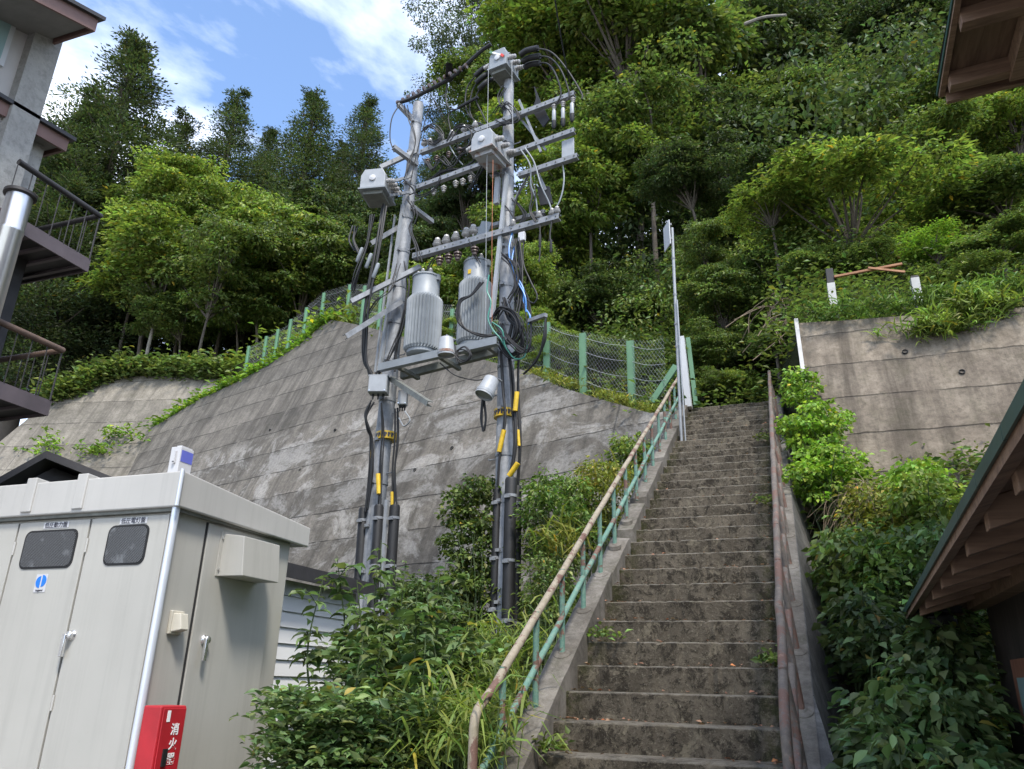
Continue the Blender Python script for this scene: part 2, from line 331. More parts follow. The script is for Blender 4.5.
def sprays(centres, radii, per, L, flat=.3, shape='quad', droopk=.25, wr=.5, up=1.0, tone=None, spin=.6):
    """layered sprays of leaves: each centre a flat drooping fan"""
    m = len(centres); idx = np.repeat(np.arange(m), per); n = len(idx)
    a = rng.uniform(0, 2*pi, n); q = np.sqrt(rng.uniform(0, 1, n))
    R = radii[idx]; off = np.stack([np.cos(a)*q, np.sin(a)*q, np.zeros(n)], 1)*R[:, None]
    off[:, 2] = rng.normal(0, flat*.35, n)*R - droopk*(q**2)*R
    P = centres[idx]+off
    D = off.copy(); D[:, 2] = -.25*R; D = D/np.maximum(np.linalg.norm(D, axis=1, keepdims=True), 1e-6) + rnd(n, spin*.6)
    tilt = rnd(m, .28)[idx]
    N = np.tile([0, 0, up], (n, 1)) + tilt + rnd(n, .38)
    Ls = L*rng.uniform(.65, 1.25, n); cl = leafcols(n)
    tn = (np.clip(rng.normal(1, .22, m), .55, 1.6) if tone is None else tone)[idx]
    return leafmesh(P, D, N, Ls, Ls*wr, cl*tn[:, None], shape)
def crown_centres(m, rx, rz, shell=.55, gap=.0, bottom=-.55):
    """sprays on the upper sides of a handful of uneven lobes, so the crown has humps, hollows and holes"""
    nl = max(10, m//9); lobes = []
    while len(lobes) < nl:
        v = rng.normal(size=3); v /= np.linalg.norm(v); q = rng.uniform(.3, .85)
        if v[2]*q < bottom*.85: continue
        lobes.append((v[0]*q, v[1]*q, v[2]*q, rng.uniform(.2, .38)))
    out = []
    while len(out) < m:
        l = lobes[rng.integers(nl)]; v = rng.normal(size=3); v /= np.linalg.norm(v)
        if v[2] < -.35 and rng.uniform() < .8: continue
        r = l[3]*rng.uniform(.6, 1.05); out.append(((l[0]+v[0]*r)*rx, (l[1]+v[1]*r)*rx, (l[2]+v[2]*r*.8)*rz))
    return np.array(out)
def limbs_mesh(centres, fork, r0, k, wig=.12):
    mb = MB(); sel = random.sample(range(len(centres)), min(k, len(centres)))
    for i in sel:
        c = Vector(centres[i]); f = Vector(fork); mid = f.lerp(c, .5)+Vector((0, 0, .12*(c-f).length))+Vector([random.gauss(0, wig) for _ in range(3)])
        mb.tube(curve([f, mid, c], 3), [r0*(1-.85*t/6) for t in range(7)], 4, cap=False)
    return mb

# ------------------------------------------------------------------ world, sun, camera
w = bpy.data.worlds.new('World'); S.world = w; w.use_nodes = True; nt = w.node_tree; nt.nodes.clear()
SUN_EL, SUN_AZ = 58.0, 142.0    # azimuth clockwise from +Y: behind the camera and to the right
out = nt.nodes.new('ShaderNodeOutputWorld'); bg = nt.nodes.new('ShaderNodeBackground'); sky = nt.nodes.new('ShaderNodeTexSky')
sky.sky_type = 'NISHITA'; sky.sun_disc = False; sky.sun_elevation = radians(SUN_EL); sky.sun_rotation = radians(SUN_AZ); sky.air_density = 1.0; sky.dust_density = .6; sky.ozone_density = 3.0
tc = nt.nodes.new('ShaderNodeTexCoord'); mp = nt.nodes.new('ShaderNodeMapping'); mp.inputs['Scale'].default_value = (1, 1, 2.2); mp.inputs['Location'].default_value = (9.3, 4.4, 2.6)
nz = nt.nodes.new('ShaderNodeTexNoise'); nz.inputs['Scale'].default_value = 2.1; nz.inputs['Detail'].default_value = 9; nz.inputs['Roughness'].default_value = .56; nz.inputs['Distortion'].default_value = .25
rp = nt.nodes.new('ShaderNodeValToRGB'); rp.color_ramp.elements[0].position = .42; rp.color_ramp.elements[1].position = .74
mx = nt.nodes.new('ShaderNodeMix'); mx.data_type = 'RGBA'
L_ = nt.links.new
L_(tc.outputs['Generated'], mp.inputs[0]); L_(mp.outputs[0], nz.inputs['Vector']); L_(nz.outputs['Fac'], rp.inputs[0])
L_(rp.outputs[0], mx.inputs[0]); L_(sky.outputs[0], mx.inputs[6]); mx.inputs[7].default_value = (8.5, 8.7, 9.3, 1)
L_(mx.outputs[2], bg.inputs[0]); bg.inputs[1].default_value = .15; L_(bg.outputs[0], out.inputs[0])
sd = bpy.data.lights.new('sun', 'SUN'); sd.energy = 2.0; sd.angle = radians(10); sd.color = (1, .94, .84)
so = bpy.data.objects.new('sun', sd); COL.objects.link(so)
sv = Vector((sin(radians(SUN_AZ))*cos(radians(SUN_EL)), cos(radians(SUN_AZ))*cos(radians(SUN_EL)), sin(radians(SUN_EL))))
so.rotation_euler = sv.to_track_quat('Z', 'Y').to_euler(); so.location = sv*60
cd = bpy.data.cameras.new('camera'); cd.sensor_width = 36; cd.lens = F/1024*36; cd.clip_end = 2000; cd.clip_start = .05
co = bpy.data.objects.new('camera', cd); COL.objects.link(co); co.matrix_world = Matrix.Translation(CAM) @ RM.to_4x4(); S.camera = co
S.view_settings.view_transform = 'Standard'; S.view_settings.look = 'None'; S.view_settings.exposure = 1.3; S.view_settings.gamma = 1

# ------------------------------------------------------------------ terrain
CR = np.array([(-90, 50, 16, .2), (-50, 34, 15, .22), (-31, 26.5, 14.1, .25), (-19.8, 22.0, 12.4, .28), (-12.5, 18.3, 11.75, .34), (-9.1, 16.5, 10.0, .5), (-6.4, 14.95, 8.5, .66), (-3.9, 13.45, 6.87, .78), (-2.1, 12.45, 5.85, .8),
               (-1.6, 12.85, 6.0, .8), (-.1, 12.85, 6.0, .8), (.37, 10.65, 6.33, .78), (1.5, 10.65, 6.33, .72), (3.2, 10.65, 6.33, .74), (12, 11, 6.6, .8), (50, 12, 7, .8)])
def crest(x): return tuple(np.interp(x, CR[:, 0], CR[:, k]) for k in (1, 2, 3))
def nfun(x, y): return .35*sin(x*.7+1.3*sin(y*.5))+.3*sin(y*.9+.8*sin(x*.6))+.12*sin(x*2.3+y*1.7)
def H(x, y):
    y0, z0, m = crest(x); d = y-y0
    if d < 0: return None
    sh = .5 if x > -2.2 else 1.0
    dd = max(0, d-sh); hump = min(1, dd/4)
    top = 60 if x > -8 else 26
    z = z0 + .06*d + m*dd + nfun(x, y)*hump*.7
    return z if z < top else top + (z-top)*.15
mb = MB(); xs = sorted(set(list(np.arange(-90, -24, 3.))+list(np.arange(-24, 6, .6))+list(np.arange(6, 50, 2.5))+[-2.1, -1.6, -.1, .37])); ds = [0, .25, .5, 1, 1.6, 2.4, 3.4, 4.6, 6, 8, 10, 13, 16, 20, 25, 30, 40, 55, 75]
for x in xs:
    y0 = crest(x)[0]
    mb.v.append((x, y0+.001, crest(x)[1]-7))
    for d in ds: mb.v.append((x, y0+d, H(x, y0+d+1e-6)))
nd = len(ds)+1
for i in range(len(xs)-1):
    for j in range(nd-1): mb.f.append((i*nd+j, (i+1)*nd+j, (i+1)*nd+j+1, i*nd+j+1)); mb.mi.append(0); mb.sm.append(True)
struct(mb.build('hillside', 'forest floor'))
g = MB(); g.add([(-300, -300, 0), (300, -300, 0), (300, 400, 0), (-300, 400, 0)], [(0, 1, 2, 3)]); struct(g.build('ground', 'bounce concrete'))

# planted banks at the foot of the walls
def wall_y_left(x): return 12.2 + (-x-2.0)*.3284      # crest plan line of the long wall
def bank_left(x, y):
    e = wall_y_left(x)-1.35; t = min(1, max(0, (y-5.2)/(e-5.2))); base = 2.5+.12*min(4, max(0, -x-2))
    return base*t*t*(3-2*t)*(.9+.1*sin(x*1.7)) + .08*sin(x*3+y*2.1)*t + .01
def bank_right(x, y):
    t = min(1, max(0, (y-3.6)/(9.7-3.6))); return 3.9*t**1.25 + .08*sin(x*4+y*2)*t + .01
def grid(f, x0, x1, nx, y0f, y1f, ny):
    m = MB()
    for i in range(nx+1):
        x = x0+(x1-x0)*i/nx
        for j in range(ny+1):
            y = y0f(x)+(y1f(x)-y0f(x))*j/ny; m.v.append((x, y, f(x, y)))
    for i in range(nx):
        for j in range(ny): a = i*(ny+1)+j; m.f.append((a, a+ny+1, a+ny+2, a+1)); m.mi.append(0); m.sm.append(True)
    return m
struct(grid(bank_left, -16, -1.66, 36, lambda x: 5.0, lambda x: wall_y_left(x)-.9, 24).build('bank', 'soil'))
struct(grid(bank_right, .04, 7.5, 22, lambda x: 3.5, lambda x: 9.9, 22).build('bank', 'soil'))

# ------------------------------------------------------------------ retaining walls
B68 = radians(68)
WU = Vector((-.950, .312, 0)).normalized(); WN = Vector((-WU.y*sin(B68), WU.x*sin(B68), cos(B68))); WN = Vector((-.312*sin(B68), -.95*sin(B68), cos(B68))).normalized()
WV = WN.cross(-WU); WV = WV if WV.z > 0 else -WV
WP = Vector((-2.0, 12.2, 5.9))
def plane_wall(name, org, U, V, N, crestpts, vbot, th, mat, parent, ds=.6):
    """a battered slab: front outline from crest points (world) down to v=vbot; local x along U, y up the face"""
    M = Matrix((( -U.x, V.x, N.x, org.x), (-U.y, V.y, N.y, org.y), (-U.z, V.z, N.z, org.z), (0, 0, 0, 1)))
    Mi = M.inverted(); top = [Mi @ Vector(p) for p in crestpts]; m = MB(); pts = []
    for a, b in zip(top[:-1], top[1:]):
        k = max(1, int((b-a).length/ds))
        for q in range(k): pts.append(a.lerp(b, q/k))
    pts.append(top[-1]); nrow = 14; rngn = lambda: random.gauss(0, .008)
    n = len(pts)
    for p in pts:
        for j in range(nrow+1):
            v = vbot+(p.y-vbot)*j/nrow; m.v.append((p.x, v, rngn() if 0 < j < nrow else 0))
    for p in pts: m.v.append((p.x, p.y-.0, -th)); m.v.append((p.x, vbot, -th))
    R = nrow+1; o = n*R
    for i in range(n-1):
        for j in range(nrow): m.f.append((i*R+j, i*R+j+1, (i+1)*R+j+1, (i+1)*R+j)); m.mi.append(0); m.sm.append(True)
        m.f.append((i*R+nrow, o+2*i, o+2*i+2, (i+1)*R+nrow)); m.mi.append(0); m.sm.append(False)
    for i in (0, n-1): m.f.append(tuple([i*R+j for j in range(R)]+[o+2*i, o+2*i+1])); m.mi.append(0); m.sm.append(False)
    me = m.build(name, mat, parent); me.matrix_world = M
    return me
def on_wall(px, py): return atP(px, py, WP, WN)
crest_px = [(84, 476), (100, 461), (130, 440), (165, 420), (200, 399), (235, 383), (265, 367), (300, 344), (320, 327), (331, 320), (345, 322), (372, 328), (400, 336), (435, 345), (470, 356), (500, 364), (530, 372), (560, 387), (600, 399), (650, 413)]
cw = [on_wall(*q) for q in crest_px]; cw.append(WP + (-WU)*.33 + WV*(-.14))
mw = plane_wall('retaining_wall', WP, WU, WV, WN, cw, -0.0-6.4, .6, 'wall concrete', None)
tag(mw, 'long battered grey concrete retaining wall with horizontal joints behind the utility poles', 'retaining wall')
# left wall: further back, facing the camera more
LA, LB = atD(222, 379, 28.6), atD(20, 404, 33.5)
LU = Vector((LB.x-LA.x, LB.y-LA.y, 0)).normalized(); LNh = Vector((-LU.y, LU.x, 0)); LNh = LNh if LNh.dot(CAM-LA) > 0 else -LNh
LN = (LNh*sin(radians(62))+Vector((0, 0, cos(radians(62))))).normalized(); LV = LN.cross(LU); LV = LV if LV.z > 0 else -LV
LP = LA.copy()
lw_px = [(345, 332), (310, 345), (270, 366), (222, 379), (185, 375), (150, 376), (122, 376), (100, 381), (75, 394), (48, 402), (20, 425), (-10, 450), (-40, 475)]
lw = [atP(*q, LP, LN) for q in lw_px]
lwo = plane_wall('retaining_wall', LP, LU, LV, LN, lw[::-1], -14, .6, 'left wall concrete', None)
tag(lwo, 'pale weathered retaining wall at far left under the forest edge, with reddish soil above it', 'retaining wall')
# right wall
RN = Vector((0, -sin(B68), cos(B68))); RV = Vector((0, cos(B68), sin(B68))); RP = Vector((.35, 10.5, 6.35))
rw_px = [(799, 322), (850, 320), (900, 316), (960, 312), (1040, 306), (1200, 296)]
rw = [Vector((.34, 10.5, 6.35))]+[atP(*q, RP, RN) for q in rw_px[1:]]+[Vector((9, 10.5, 6.4))]
rwo = plane_wall('retaining_wall', RP, Vector((-1, 0, 0)), RV, RN, rw, -5.5, .5, 'right wall concrete', None)
tag(rwo, 'brownish concrete retaining wall right of the stairs with grass and bushes hanging over its top', 'retaining wall')
m = MB()
c0 = Vector((.34, 10.5, 6.38)); pa = c0+RV*.0; pb = c0-RV*1.5
m.obox((pa+pb)/2+Vector((-.03, -.01, .0)), Vector((.025, 0, 0)), RN*.05, RV*.75)
sub(m.build('edge_strip', 'white band paint', None), rwo).matrix_parent_inverse = rwo.matrix_world.inverted()

for q_, P0, Nn, own in [((819, 398), RP, RN, rwo), ((846, 512-60), RP, RN, rwo), ((905, 352), RP, RN, rwo), ((962, 372), RP, RN, rwo), ((398, 417), WP, WN, mw), ((415, 470), WP, WN, mw), ((300, 470), WP, WN, mw), ((335, 430), WP, WN, mw), ((452, 448), WP, WN, mw), ((270, 430), WP, WN, mw)]:
    p_ = atP(*q_, P0, Nn); m = MB(); m.lathe(p_-Nn*.03, Nn, [(.036, 0), (.036, .045), (.027, .046), (.027, .01)], 14)
    o = m.build('drain_pipe', 'gap black'); o.parent = own; o.matrix_parent_inverse = own.matrix_world.inverted()
# ------------------------------------------------------------------ stairs
T_, R_, Y0, Z0 = .28, .165, 5.144, 1.567      # a nosing edge
XL, XR = -1.48, -.17
stair = thing('staircase', (-.8, 2.4, 0), 'long straight weathered concrete staircase climbing between two low curbs', 'staircase')
m = MB(); prof = []; n0 = -9
for i in range(n0, 28):
    y, z = Y0+i*T_, Z0+i*R_
    segs = 44; jit = [random.gauss(0, .004)-(.014*random.random() if random.random() < .12 else 0) for _ in range(segs+1)]; jit = [abs(a_) if a_ < 0 else a_ for a_ in jit]; jz = [-abs(random.gauss(0, .003))-(.014*random.random() if random.random() < .10 else 0) for _ in range(segs+1)]
    yt = y+T_ if i < 27 else y+1.2
    for k in range(segs):
        xa, xb = XL+(XR-XL)*k/segs, XL+(XR-XL)*(k+1)/segs
        ja, jb, za, zb = jit[k], jit[k+1], jz[k], jz[k+1]
        m.add([(xa, y+.008+ja, z-R_), (xb, y+.008+jb, z-R_), (xb, y+.004+jb, z-.008+zb), (xa, y+.004+ja, z-.008+za), (xa, y+.012+ja, z+za), (xb, y+.012+jb, z+zb), (xb, yt+.01, z), (xa, yt+.01, z)],
              [(0, 1, 2, 3), (3, 2, 5, 4), (4, 5, 6, 7)])
m.build('steps', 'step concrete', stair)
SL = R_/T_
def zn(y): return Z0+(y-Y0)*SL      # nosing line
# fallen leaves and crumbs on the treads
rng = np.random.default_rng(5); n_ = 900; iy = rng.integers(-2, 27, n_); ux = rng.uniform(0, 1, n_); ux = np.where(rng.uniform(0, 1, n_) < .5, ux**3, 1-(1-ux)**2.2)
Pn = np.stack([XL+.02+ux*(XR-XL-.05), Y0+iy*T_+rng.uniform(.02, T_-.02, n_), Z0+iy*R_+.006+rng.uniform(0, .01, n_)], 1); an_ = rng.uniform(0, 6.28, n_)
Dn = np.stack([np.cos(an_), np.sin(an_), rng.uniform(-.05, .35, n_)], 1); Ls = rng.uniform(.015, .045, n_); cc = leafcols(n_); cc[:, 0] *= 1.3
V, Fc, C = leafmesh(Pn, Dn, rnd(n_, .3)+[0, 0, 1], Ls, Ls*.6, cc, 'quad'); leafmat('leaf litter', (.17, .125, .08), .8, .1, .2)
tag(np_object('leaf_litter', V, Fc, C, 'leaf litter'), 'scattered dry brown leaves and crumbs on the stair treads', 'leaf litter', kind='stuff')
# left curb, in broken lengths
m = MB(); segs = [(2.3, 6.55), (6.62, 7.35), (7.5, 8.2), (8.3, 9.6), (9.68, 11.2), (11.26, 12.9)]
def curb_seg(m, xa, xb, ya, yb, top, rough=.0, xbot=None, zb=None):
    k = max(2, int((yb-ya)/.12)); pr = None; xbot = xb if xbot is None else xbot
    for i in range(k+1):
        y = ya+(yb-ya)*i/k; z = zn(y)+top; e = rough*(2.2 if i in (0, k) else .5)
        q = [(xa+random.gauss(0, e*.25), y, z-abs(random.gauss(0, e))), (xb+random.gauss(0, e*.25), y, z-abs(random.gauss(0, e))), ((xb if zb is None else xbot), y, (z-1.2 if zb is None else zb(y))), (xa, y, z-1.0)]
        b = len(m.v); m.v += q
        if pr is not None:
            for a in range(4): m.f.append((pr+a, pr+(a+1) % 4, b+(a+1) % 4, b+a)); m.mi.append(0); m.sm.append(False)
        else: m.f.append((b, b+1, b+2, b+3)); m.mi.append(0); m.sm.append(False)
        pr = b
    m.f.append((pr+3, pr+2, pr+1, pr)); m.mi.append(0); m.sm.append(False)
for i, (a, b) in enumerate(segs): curb_seg(m, -1.645, XL+.002, a, b, .105-(.03 if i in (1, 2) else 0), .012 if i else .004)
m.build('curb', 'curb concrete', stair, 'broken, crumbling left curb under the green handrail')
m = MB(); m.quadbox([(-1.66, 2.3, -.1), (XL-.01, 2.3, -.1), (XL-.01, 12.9, -.1), (-1.66, 12.9, -.1), (-1.63, 2.3, zn(2.3)-.1), (XL-.01, 2.3, zn(2.3)-.1), (XL-.01, 12.9, zn(12.9)-.1), (-1.63, 12.9, zn(12.9)-.1)])
m.build('side_wall', 'side wall concrete', stair)
m = MB(); curb_seg(m, XR-.002, .0, 2.3, 12.6, .105, .004); m.build('curb', 'curb concrete', stair)
m = MB()
for (ya, yb) in ((2.3, 4.99), (5.0, 12.6)):
    m.quadbox([(XR+.02, ya, -.1), (.36, ya, -.1), (.36 if yb < 6 else .30, yb, -.1), (XR+.02, yb, -.1), (XR+.02, ya, zn(ya)+.07), (.006, ya, zn(ya)+.098), (.006, yb, zn(yb)+.098), (XR+.02, yb, zn(yb)+.07)])
m.build('side_wall', 'side wall concrete', stair, 'dark battered outer wall on the right of the stairs')

# handrails
def handrail(label, xb, xt, ys, y_end, ytop, mats, h=.67, hm=.34, y_start=3.83, postmat='green rail paint', r=.024, ring=True):
    t = thing('handrail', (xb, y_start, zn(y_start)), label, 'handrail')
    a = [(xt, y_start, zn(y_start)-.75), (xt, y_start, zn(y_start)+h-.07), (xt, y_start+.012, zn(y_start)+h-.02), (xt, y_start+.05, zn(y_start)+h+.02)]
    n = 40; a += [(xt+random.gauss(0, .002), y_start+.05+(y_end-y_start-.05)*i/n, zn(y_start+(y_end-y_start)*i/n)+h+random.gauss(0, .002)+(.0)) for i in range(1, n+1)]
    m = MB(); m.tube(a, r, 12); m.build('top_rail', mats[0], t)
    xm = xb+(xt-xb)*hm/h
    m = MB(); m.tube([(xm, y_start+(y_end-y_start)*i/n, zn(y_start+(y_end-y_start)*i/n)+hm+random.gauss(0, .002)) for i in range(n+1)], r*.85, 12); m.build('middle_rail', mats[1], t)
    for y in ys:
        zb = zn(y)+.09; m = MB(); m.tube([(xb, y, zb), (xb+(xt-xb)*.5, y, zb+h*.5), (xt, y, zn(y)+h-.005)], r*.8, 12)
        p = m.build('post', postmat if random.random() < .75 else mats[1], t)
        if ring and y < 7.8:
            m = MB(); m.lathe((xb, y, zb+.012), (0, 0, 1), [(.058, -.03), (.06, .006), (.052, .01), (.03, .012), (.024, .02)], 18)
            m2 = m.build('base_ring', 'curb concrete', None, None)
            for q in m2.data.vertices: q.co.z += SL*(q.co.y-y)
            sub(m2, p)
            m2.matrix_parent_inverse = Matrix.Identity(4)
    return t
ysL = [4.22]+[4.79+.572*i for i in range(14)]
handrail('green and rust-brown pipe handrail on the left curb of the stairs', -1.565, -1.565, ysL, 12.3, 12, ('tan rail paint', 'green rail paint'))
ysR = [4.25, 4.85, 5.42, 6.0, 6.57, 7.15, 7.75, 8.35, 8.95, 9.55, 10.15, 10.75, 11.35]
handrail('maroon-brown pipe handrail on the right curb of the stairs, nearly end-on', -.062, -.125, ysR, 11.9, 12, ('maroon rail paint', 'maroon rail paint'), postmat='maroon rail paint')

# ------------------------------------------------------------------ wire fence on the crest
fence = thing('wire_fence', cw[15], 'green-posted wire mesh fence following the top of the grey wall', 'fence')
fpost = []
def crest_at_px(px):
    best = min(range(len(crest_px)-1), key=lambda i: 0 if crest_px[i][0] <= px <= crest_px[i+1][0] else 1e6)
    a, b = crest_px[best], crest_px[best+1]; u = (px-a[0])/(b[0]-a[0]); return on_wall(px, a[1]+(b[1]-a[1])*u)
for px, hh in [(240, 1.4), (258, 1.4), (270, 1.4), (283, 1.45), (299, 1.5), (317, 1.5), (334, 1.5), (349, 1.5), (366, 1.4), (385, 1.35), (410, 1.3), (438, 1.25), (468, 1.3), (500, 1.35), (535, 1.4), (572, 1.42), (622, 1.45)]:
    p = crest_at_px(px) - WN*.28 + Vector((0, 0, .08)); p += Vector((.0, .3, 0)) if px > 330 else Vector((-.25, .15, 0)); fpost.append((p, hh))
    m = MB(); wd = .075 if px < 480 else .12; m.box(p.x-wd/2, p.x+wd/2, p.y-.03, p.y+.03, p.z-.35, p.z+hh); m.box(p.x-wd/2-.012, p.x-wd/2-.001, p.y-.045, p.y+.045, p.z-.35, p.z+hh); m.build('post', 'fence green', fence)
fpost.append((Vector((-1.78, 12.35, 5.75)), 1.35))
m = MB(); m2 = MB()
for (a, ha), (b, hb) in zip(fpost[:-1], fpost[1:]):
    for k in range(5):
        za, zb = ha*(.08+.215*k), hb*(.08+.215*k); pts = [a.lerp(b, t/6)+Vector((0, 0, za+(zb-za)*t/6-.05*sin(pi*t/6))) for t in range(7)]
        m.tube(pts, .0045, 4, cap=False)
    L = (b-a).length; k = int(L/.10); hN = int(ha/.10)
    for i in range(k):
        for j in range(hN):
            pa = a.lerp(b, i/k)+Vector((0, 0, .08+j*.10-.04*sin(pi*i/k))); pb = a.lerp(b, (i+1)/k)+Vector((0, 0, .08+(j+1)*.10-.04*sin(pi*i/k)))
            pc = a.lerp(b, (i+1)/k)+Vector((0, 0, .08+j*.10-.04*sin(pi*i/k))); pd = a.lerp(b, i/k)+Vector((0, 0, .08+(j+1)*.10-.04*sin(pi*i/k)))
            m2.beam(pa, pb, .0022, .0022); m2.beam(pc, pd, .0022, .0022)
m.build('wire', 'wire grey', fence); m2.build('mesh_panel', 'wire grey', fence)
# gate end: white and green posts, leaning brace
gp = thing('gate_post', (-1.55, 12.75, 5.9), 'white post with green edge at the top of the stairs beside the sign pole', 'post')
m = MB(); a, b = atY(689, 408, 12.6), atY(681.5, 338, 12.6); m.beam(a, b, .10, .17, (0, 1, 0)); m.build('white_post', 'siding white', gp)
m = MB(); a, b = atY(696, 405, 12.7), atY(688, 338, 12.7); m.beam(a, b, .07, .06, (0, 1, 0)); m.build('green_edge', 'fence green', gp)
br = MB(); br.beam(atY(652, 402, 12.45), atY(676, 366, 12.45), .10, .07, (0, 1, 0)); br.beam(atY(652, 402, 12.5)+Vector((0, .0, .0)), atY(676, 366, 12.5), .03, .1, (0, 1, 0))
tag(br.build('fence_brace', 'fence green'), 'green steel brace leaning diagonally at the fence end', 'brace')
# sign pole
sp = thing('sign_post', (-1.52, 11.0, zn(11)), 'thin silver pole with a small sign board seen edge-on, at the stair top', 'sign')
b0, b1 = atY(680.5, 426, 11.0), atY(672, 228, 11.0)
m = MB(); m.tube([b0-Vector((0, 0, .5)), b1], .023, 12); m.build('pole', 'equipment light', sp)
m = MB(); m.tube([atY(684.5, 424, 10.95)-Vector((0, 0, .3)), atY(677, 300, 10.95)], .012, 8); m.build('stay_tube', 'equipment light', sp)
m = MB()
for yy in (262, 300, 330, 352): q = b1.lerp(b0, (yy-228)/198); m.lathe(q, (0, 0, 1), [(.03, 0), (.03, .03)], 12)
m.build('clamp', 'galvanised steel', sp)
c_ = atY(667, 236, 10.98); m = MB(); ex = Vector((.22, -.42, 0)).normalized()
m.obox(c_, ex*.14, Vector((-ex.y, ex.x, 0))*.008, Vector((0, 0, .22))); sg = m.build('sign_board', 'siding white', sp, bevel=.003)
m = MB()
for dz in (-.13, .13): m.obox(c_+Vector((0, 0, dz))+Vector((-ex.y, ex.x, 0))*(.02), ex*.155, Vector((-ex.y, ex.x, 0))*.008, Vector((0, 0, .018)))
m.build('sign_bracket', 'galvanised steel', sp)

# ------------------------------------------------------------------ utility poles and their gear
PE = Vector((-.985, .17, 0)).normalized(); PN = Vector((-.17, -.985, 0)).normalized(); RP0 = atD(507, 400, 9.8)
UP = Vector((0, 0, 1))
def PP(x, y, off=0.): return atP(x, y, RP0+PN*off, PN)
def pole(name_label, pts, r0, r1):
    base = Vector(pts[0]); t = thing('utility_pole', (base.x, base.y, .5), name_label, 'utility pole', 'utility poles')
    top = Vector(pts[-1]); b = base.lerp(top, 0) + (base-top).normalized()*2.2
    m = MB(); L = (top-b).length; ns = 9; prof = []
    for i in range(ns):
        ra = r0+(r1-r0)*i/ns; rb = r0+(r1-r0)*(i+1)/ns
        prof += [(ra*1.0, L*i/ns), (rb*1.035, L*(i+1)/ns-.006), (rb*1.0, L*(i+1)/ns)]
    m.lathe(b, top-b, prof, 20); m.build('shaft', 'galvanised steel', t)
    ax = (top-b).normalized()
    for h in np.arange(2.6, L-.2, .62):
        r = (r0+(r1-r0)*h/L)*1.1; m = MB(); m.lathe(b+ax*h, ax, [(r, 0), (r, .045)], 18); m.obox(b+ax*(h+.022)+PN*(r+.015), PE*.03, PN*.02, UP*.02); m.build('band', 'galvanised steel', t)
    # step bolts
    for i, h in enumerate(np.arange(4.0, L-1.0, .45)):
        s_ = 1 if i % 2 else -1; m = MB(); r = (r0+(r1-r0)*h/L)
        p = b+ax*h; m.tube([p+PE*s_*r*.8, p+PE*s_*(r+.13), p+PE*s_*(r+.13)+UP*.02], .008, 6); m.build('step_bolt', 'galvanised steel', t)
    return t
PL = pole('left steel utility pole, holding one grey switch box and a small junction box', [PP(366, 605), PP(388, 450), PP(401, 300), PP(411, 200), PP(418.5, 104)][::4], .145, .085)
PR = pole('right steel utility pole, the taller one, with a switch box at its tip', [PP(503, 640), PP(509, 66)], .145, .075)

def arm(px0, py0, px1, py1, off, w=.075, h=.075, parent=PR, nm='cross_arm', bolts=True, ext=0):
    a, b = PP(px0, py0, off), PP(px1, py1, off); m = MB(); m.angle(a, b, w, h, .01)
    o = m.build(nm, 'galvanised steel', parent)
    if bolts:
        d = (b-a); k = max(2, int(d.length/.14)); sdv = d.cross(UP).normalized()
        for i in range(k+1):
            q = a+d*(i+.3)/(k+.6) + sdv*(w/2+.006)
            m = MB(); m.lathe(q, sdv, [(.011, -.004), (.011, .012)], 6); sub(m.build('bolt', 'dark galvanised'), o)
    return o
def insulator(p, ax=UP, s=1., mat='porcelain', name='insulator', par=None):
    m = MB(); m.lathe(p, ax, [(.012*s, 0), (.012*s, .03*s), (.035*s, .032*s), (.055*s, .05*s), (.058*s, .065*s), (.03*s, .075*s), (.045*s, .085*s), (.048*s, .1*s), (.025*s, .11*s), (.035*s, .12*s), (.03*s, .145*s), (.012*s, .15*s)], 14)
    o = m.build(name, mat); return sub(o, par) if par else o
aA = arm(421, 153, 575, 94, .17); aB = arm(418, 188, 575, 131, .17); aC = arm(519, 176, 578, 156.5, .17); aD = arm(414, 257, 560, 217, .17, .085, .09)
aD2 = arm(466, 233, 545, 212, -.2, .06, .06)
arm(498, 175, 491, 174, .1, bolts=False, nm='bracket')
# arms running towards the viewer on the left pole
def arm3(px0, py0, px1, py1, o0, o1, w=.07, h=.07, parent=PL, mat='galvanised steel'):
    a, b = PP(px0, py0, o0), PP(px1, py1, o1); m = MB(); m.angle(a, b, w, h, .01); return m.build('bracket_arm', mat, parent)
arm3(345, 337, 401, 302, .95, .1); arm3(351, 302, 420, 267, .75, .05); arm3(370, 244, 399, 227, .5, .05); arm3(392, 379, 430, 404, .2, .9, .07, .07, mat='dark galvanised')
arm3(393, 147, 417, 165, .5, .0); arm3(398, 104, 416, 123, .3, .0); arm3(380, 168, 415, 152, .45, .05); arm3(412, 207, 432, 222, .05, -.5); 
# diagonal stays
for (a0, a1, o0, o1) in (((520, 118), (546, 150), .1, .15), ((519, 100), (541, 152), .12, .2), ((534, 165), (546, 190), .1, .1), ((512, 205), (528, 176), .1, .15), ((520, 232), (545, 218), .1, .17)):
    m = MB(); m.beam(PP(*a0, o0), PP(*a1, o1), .035, .02, tuple(PN)); m.build('stay', 'galvanised steel', PR)
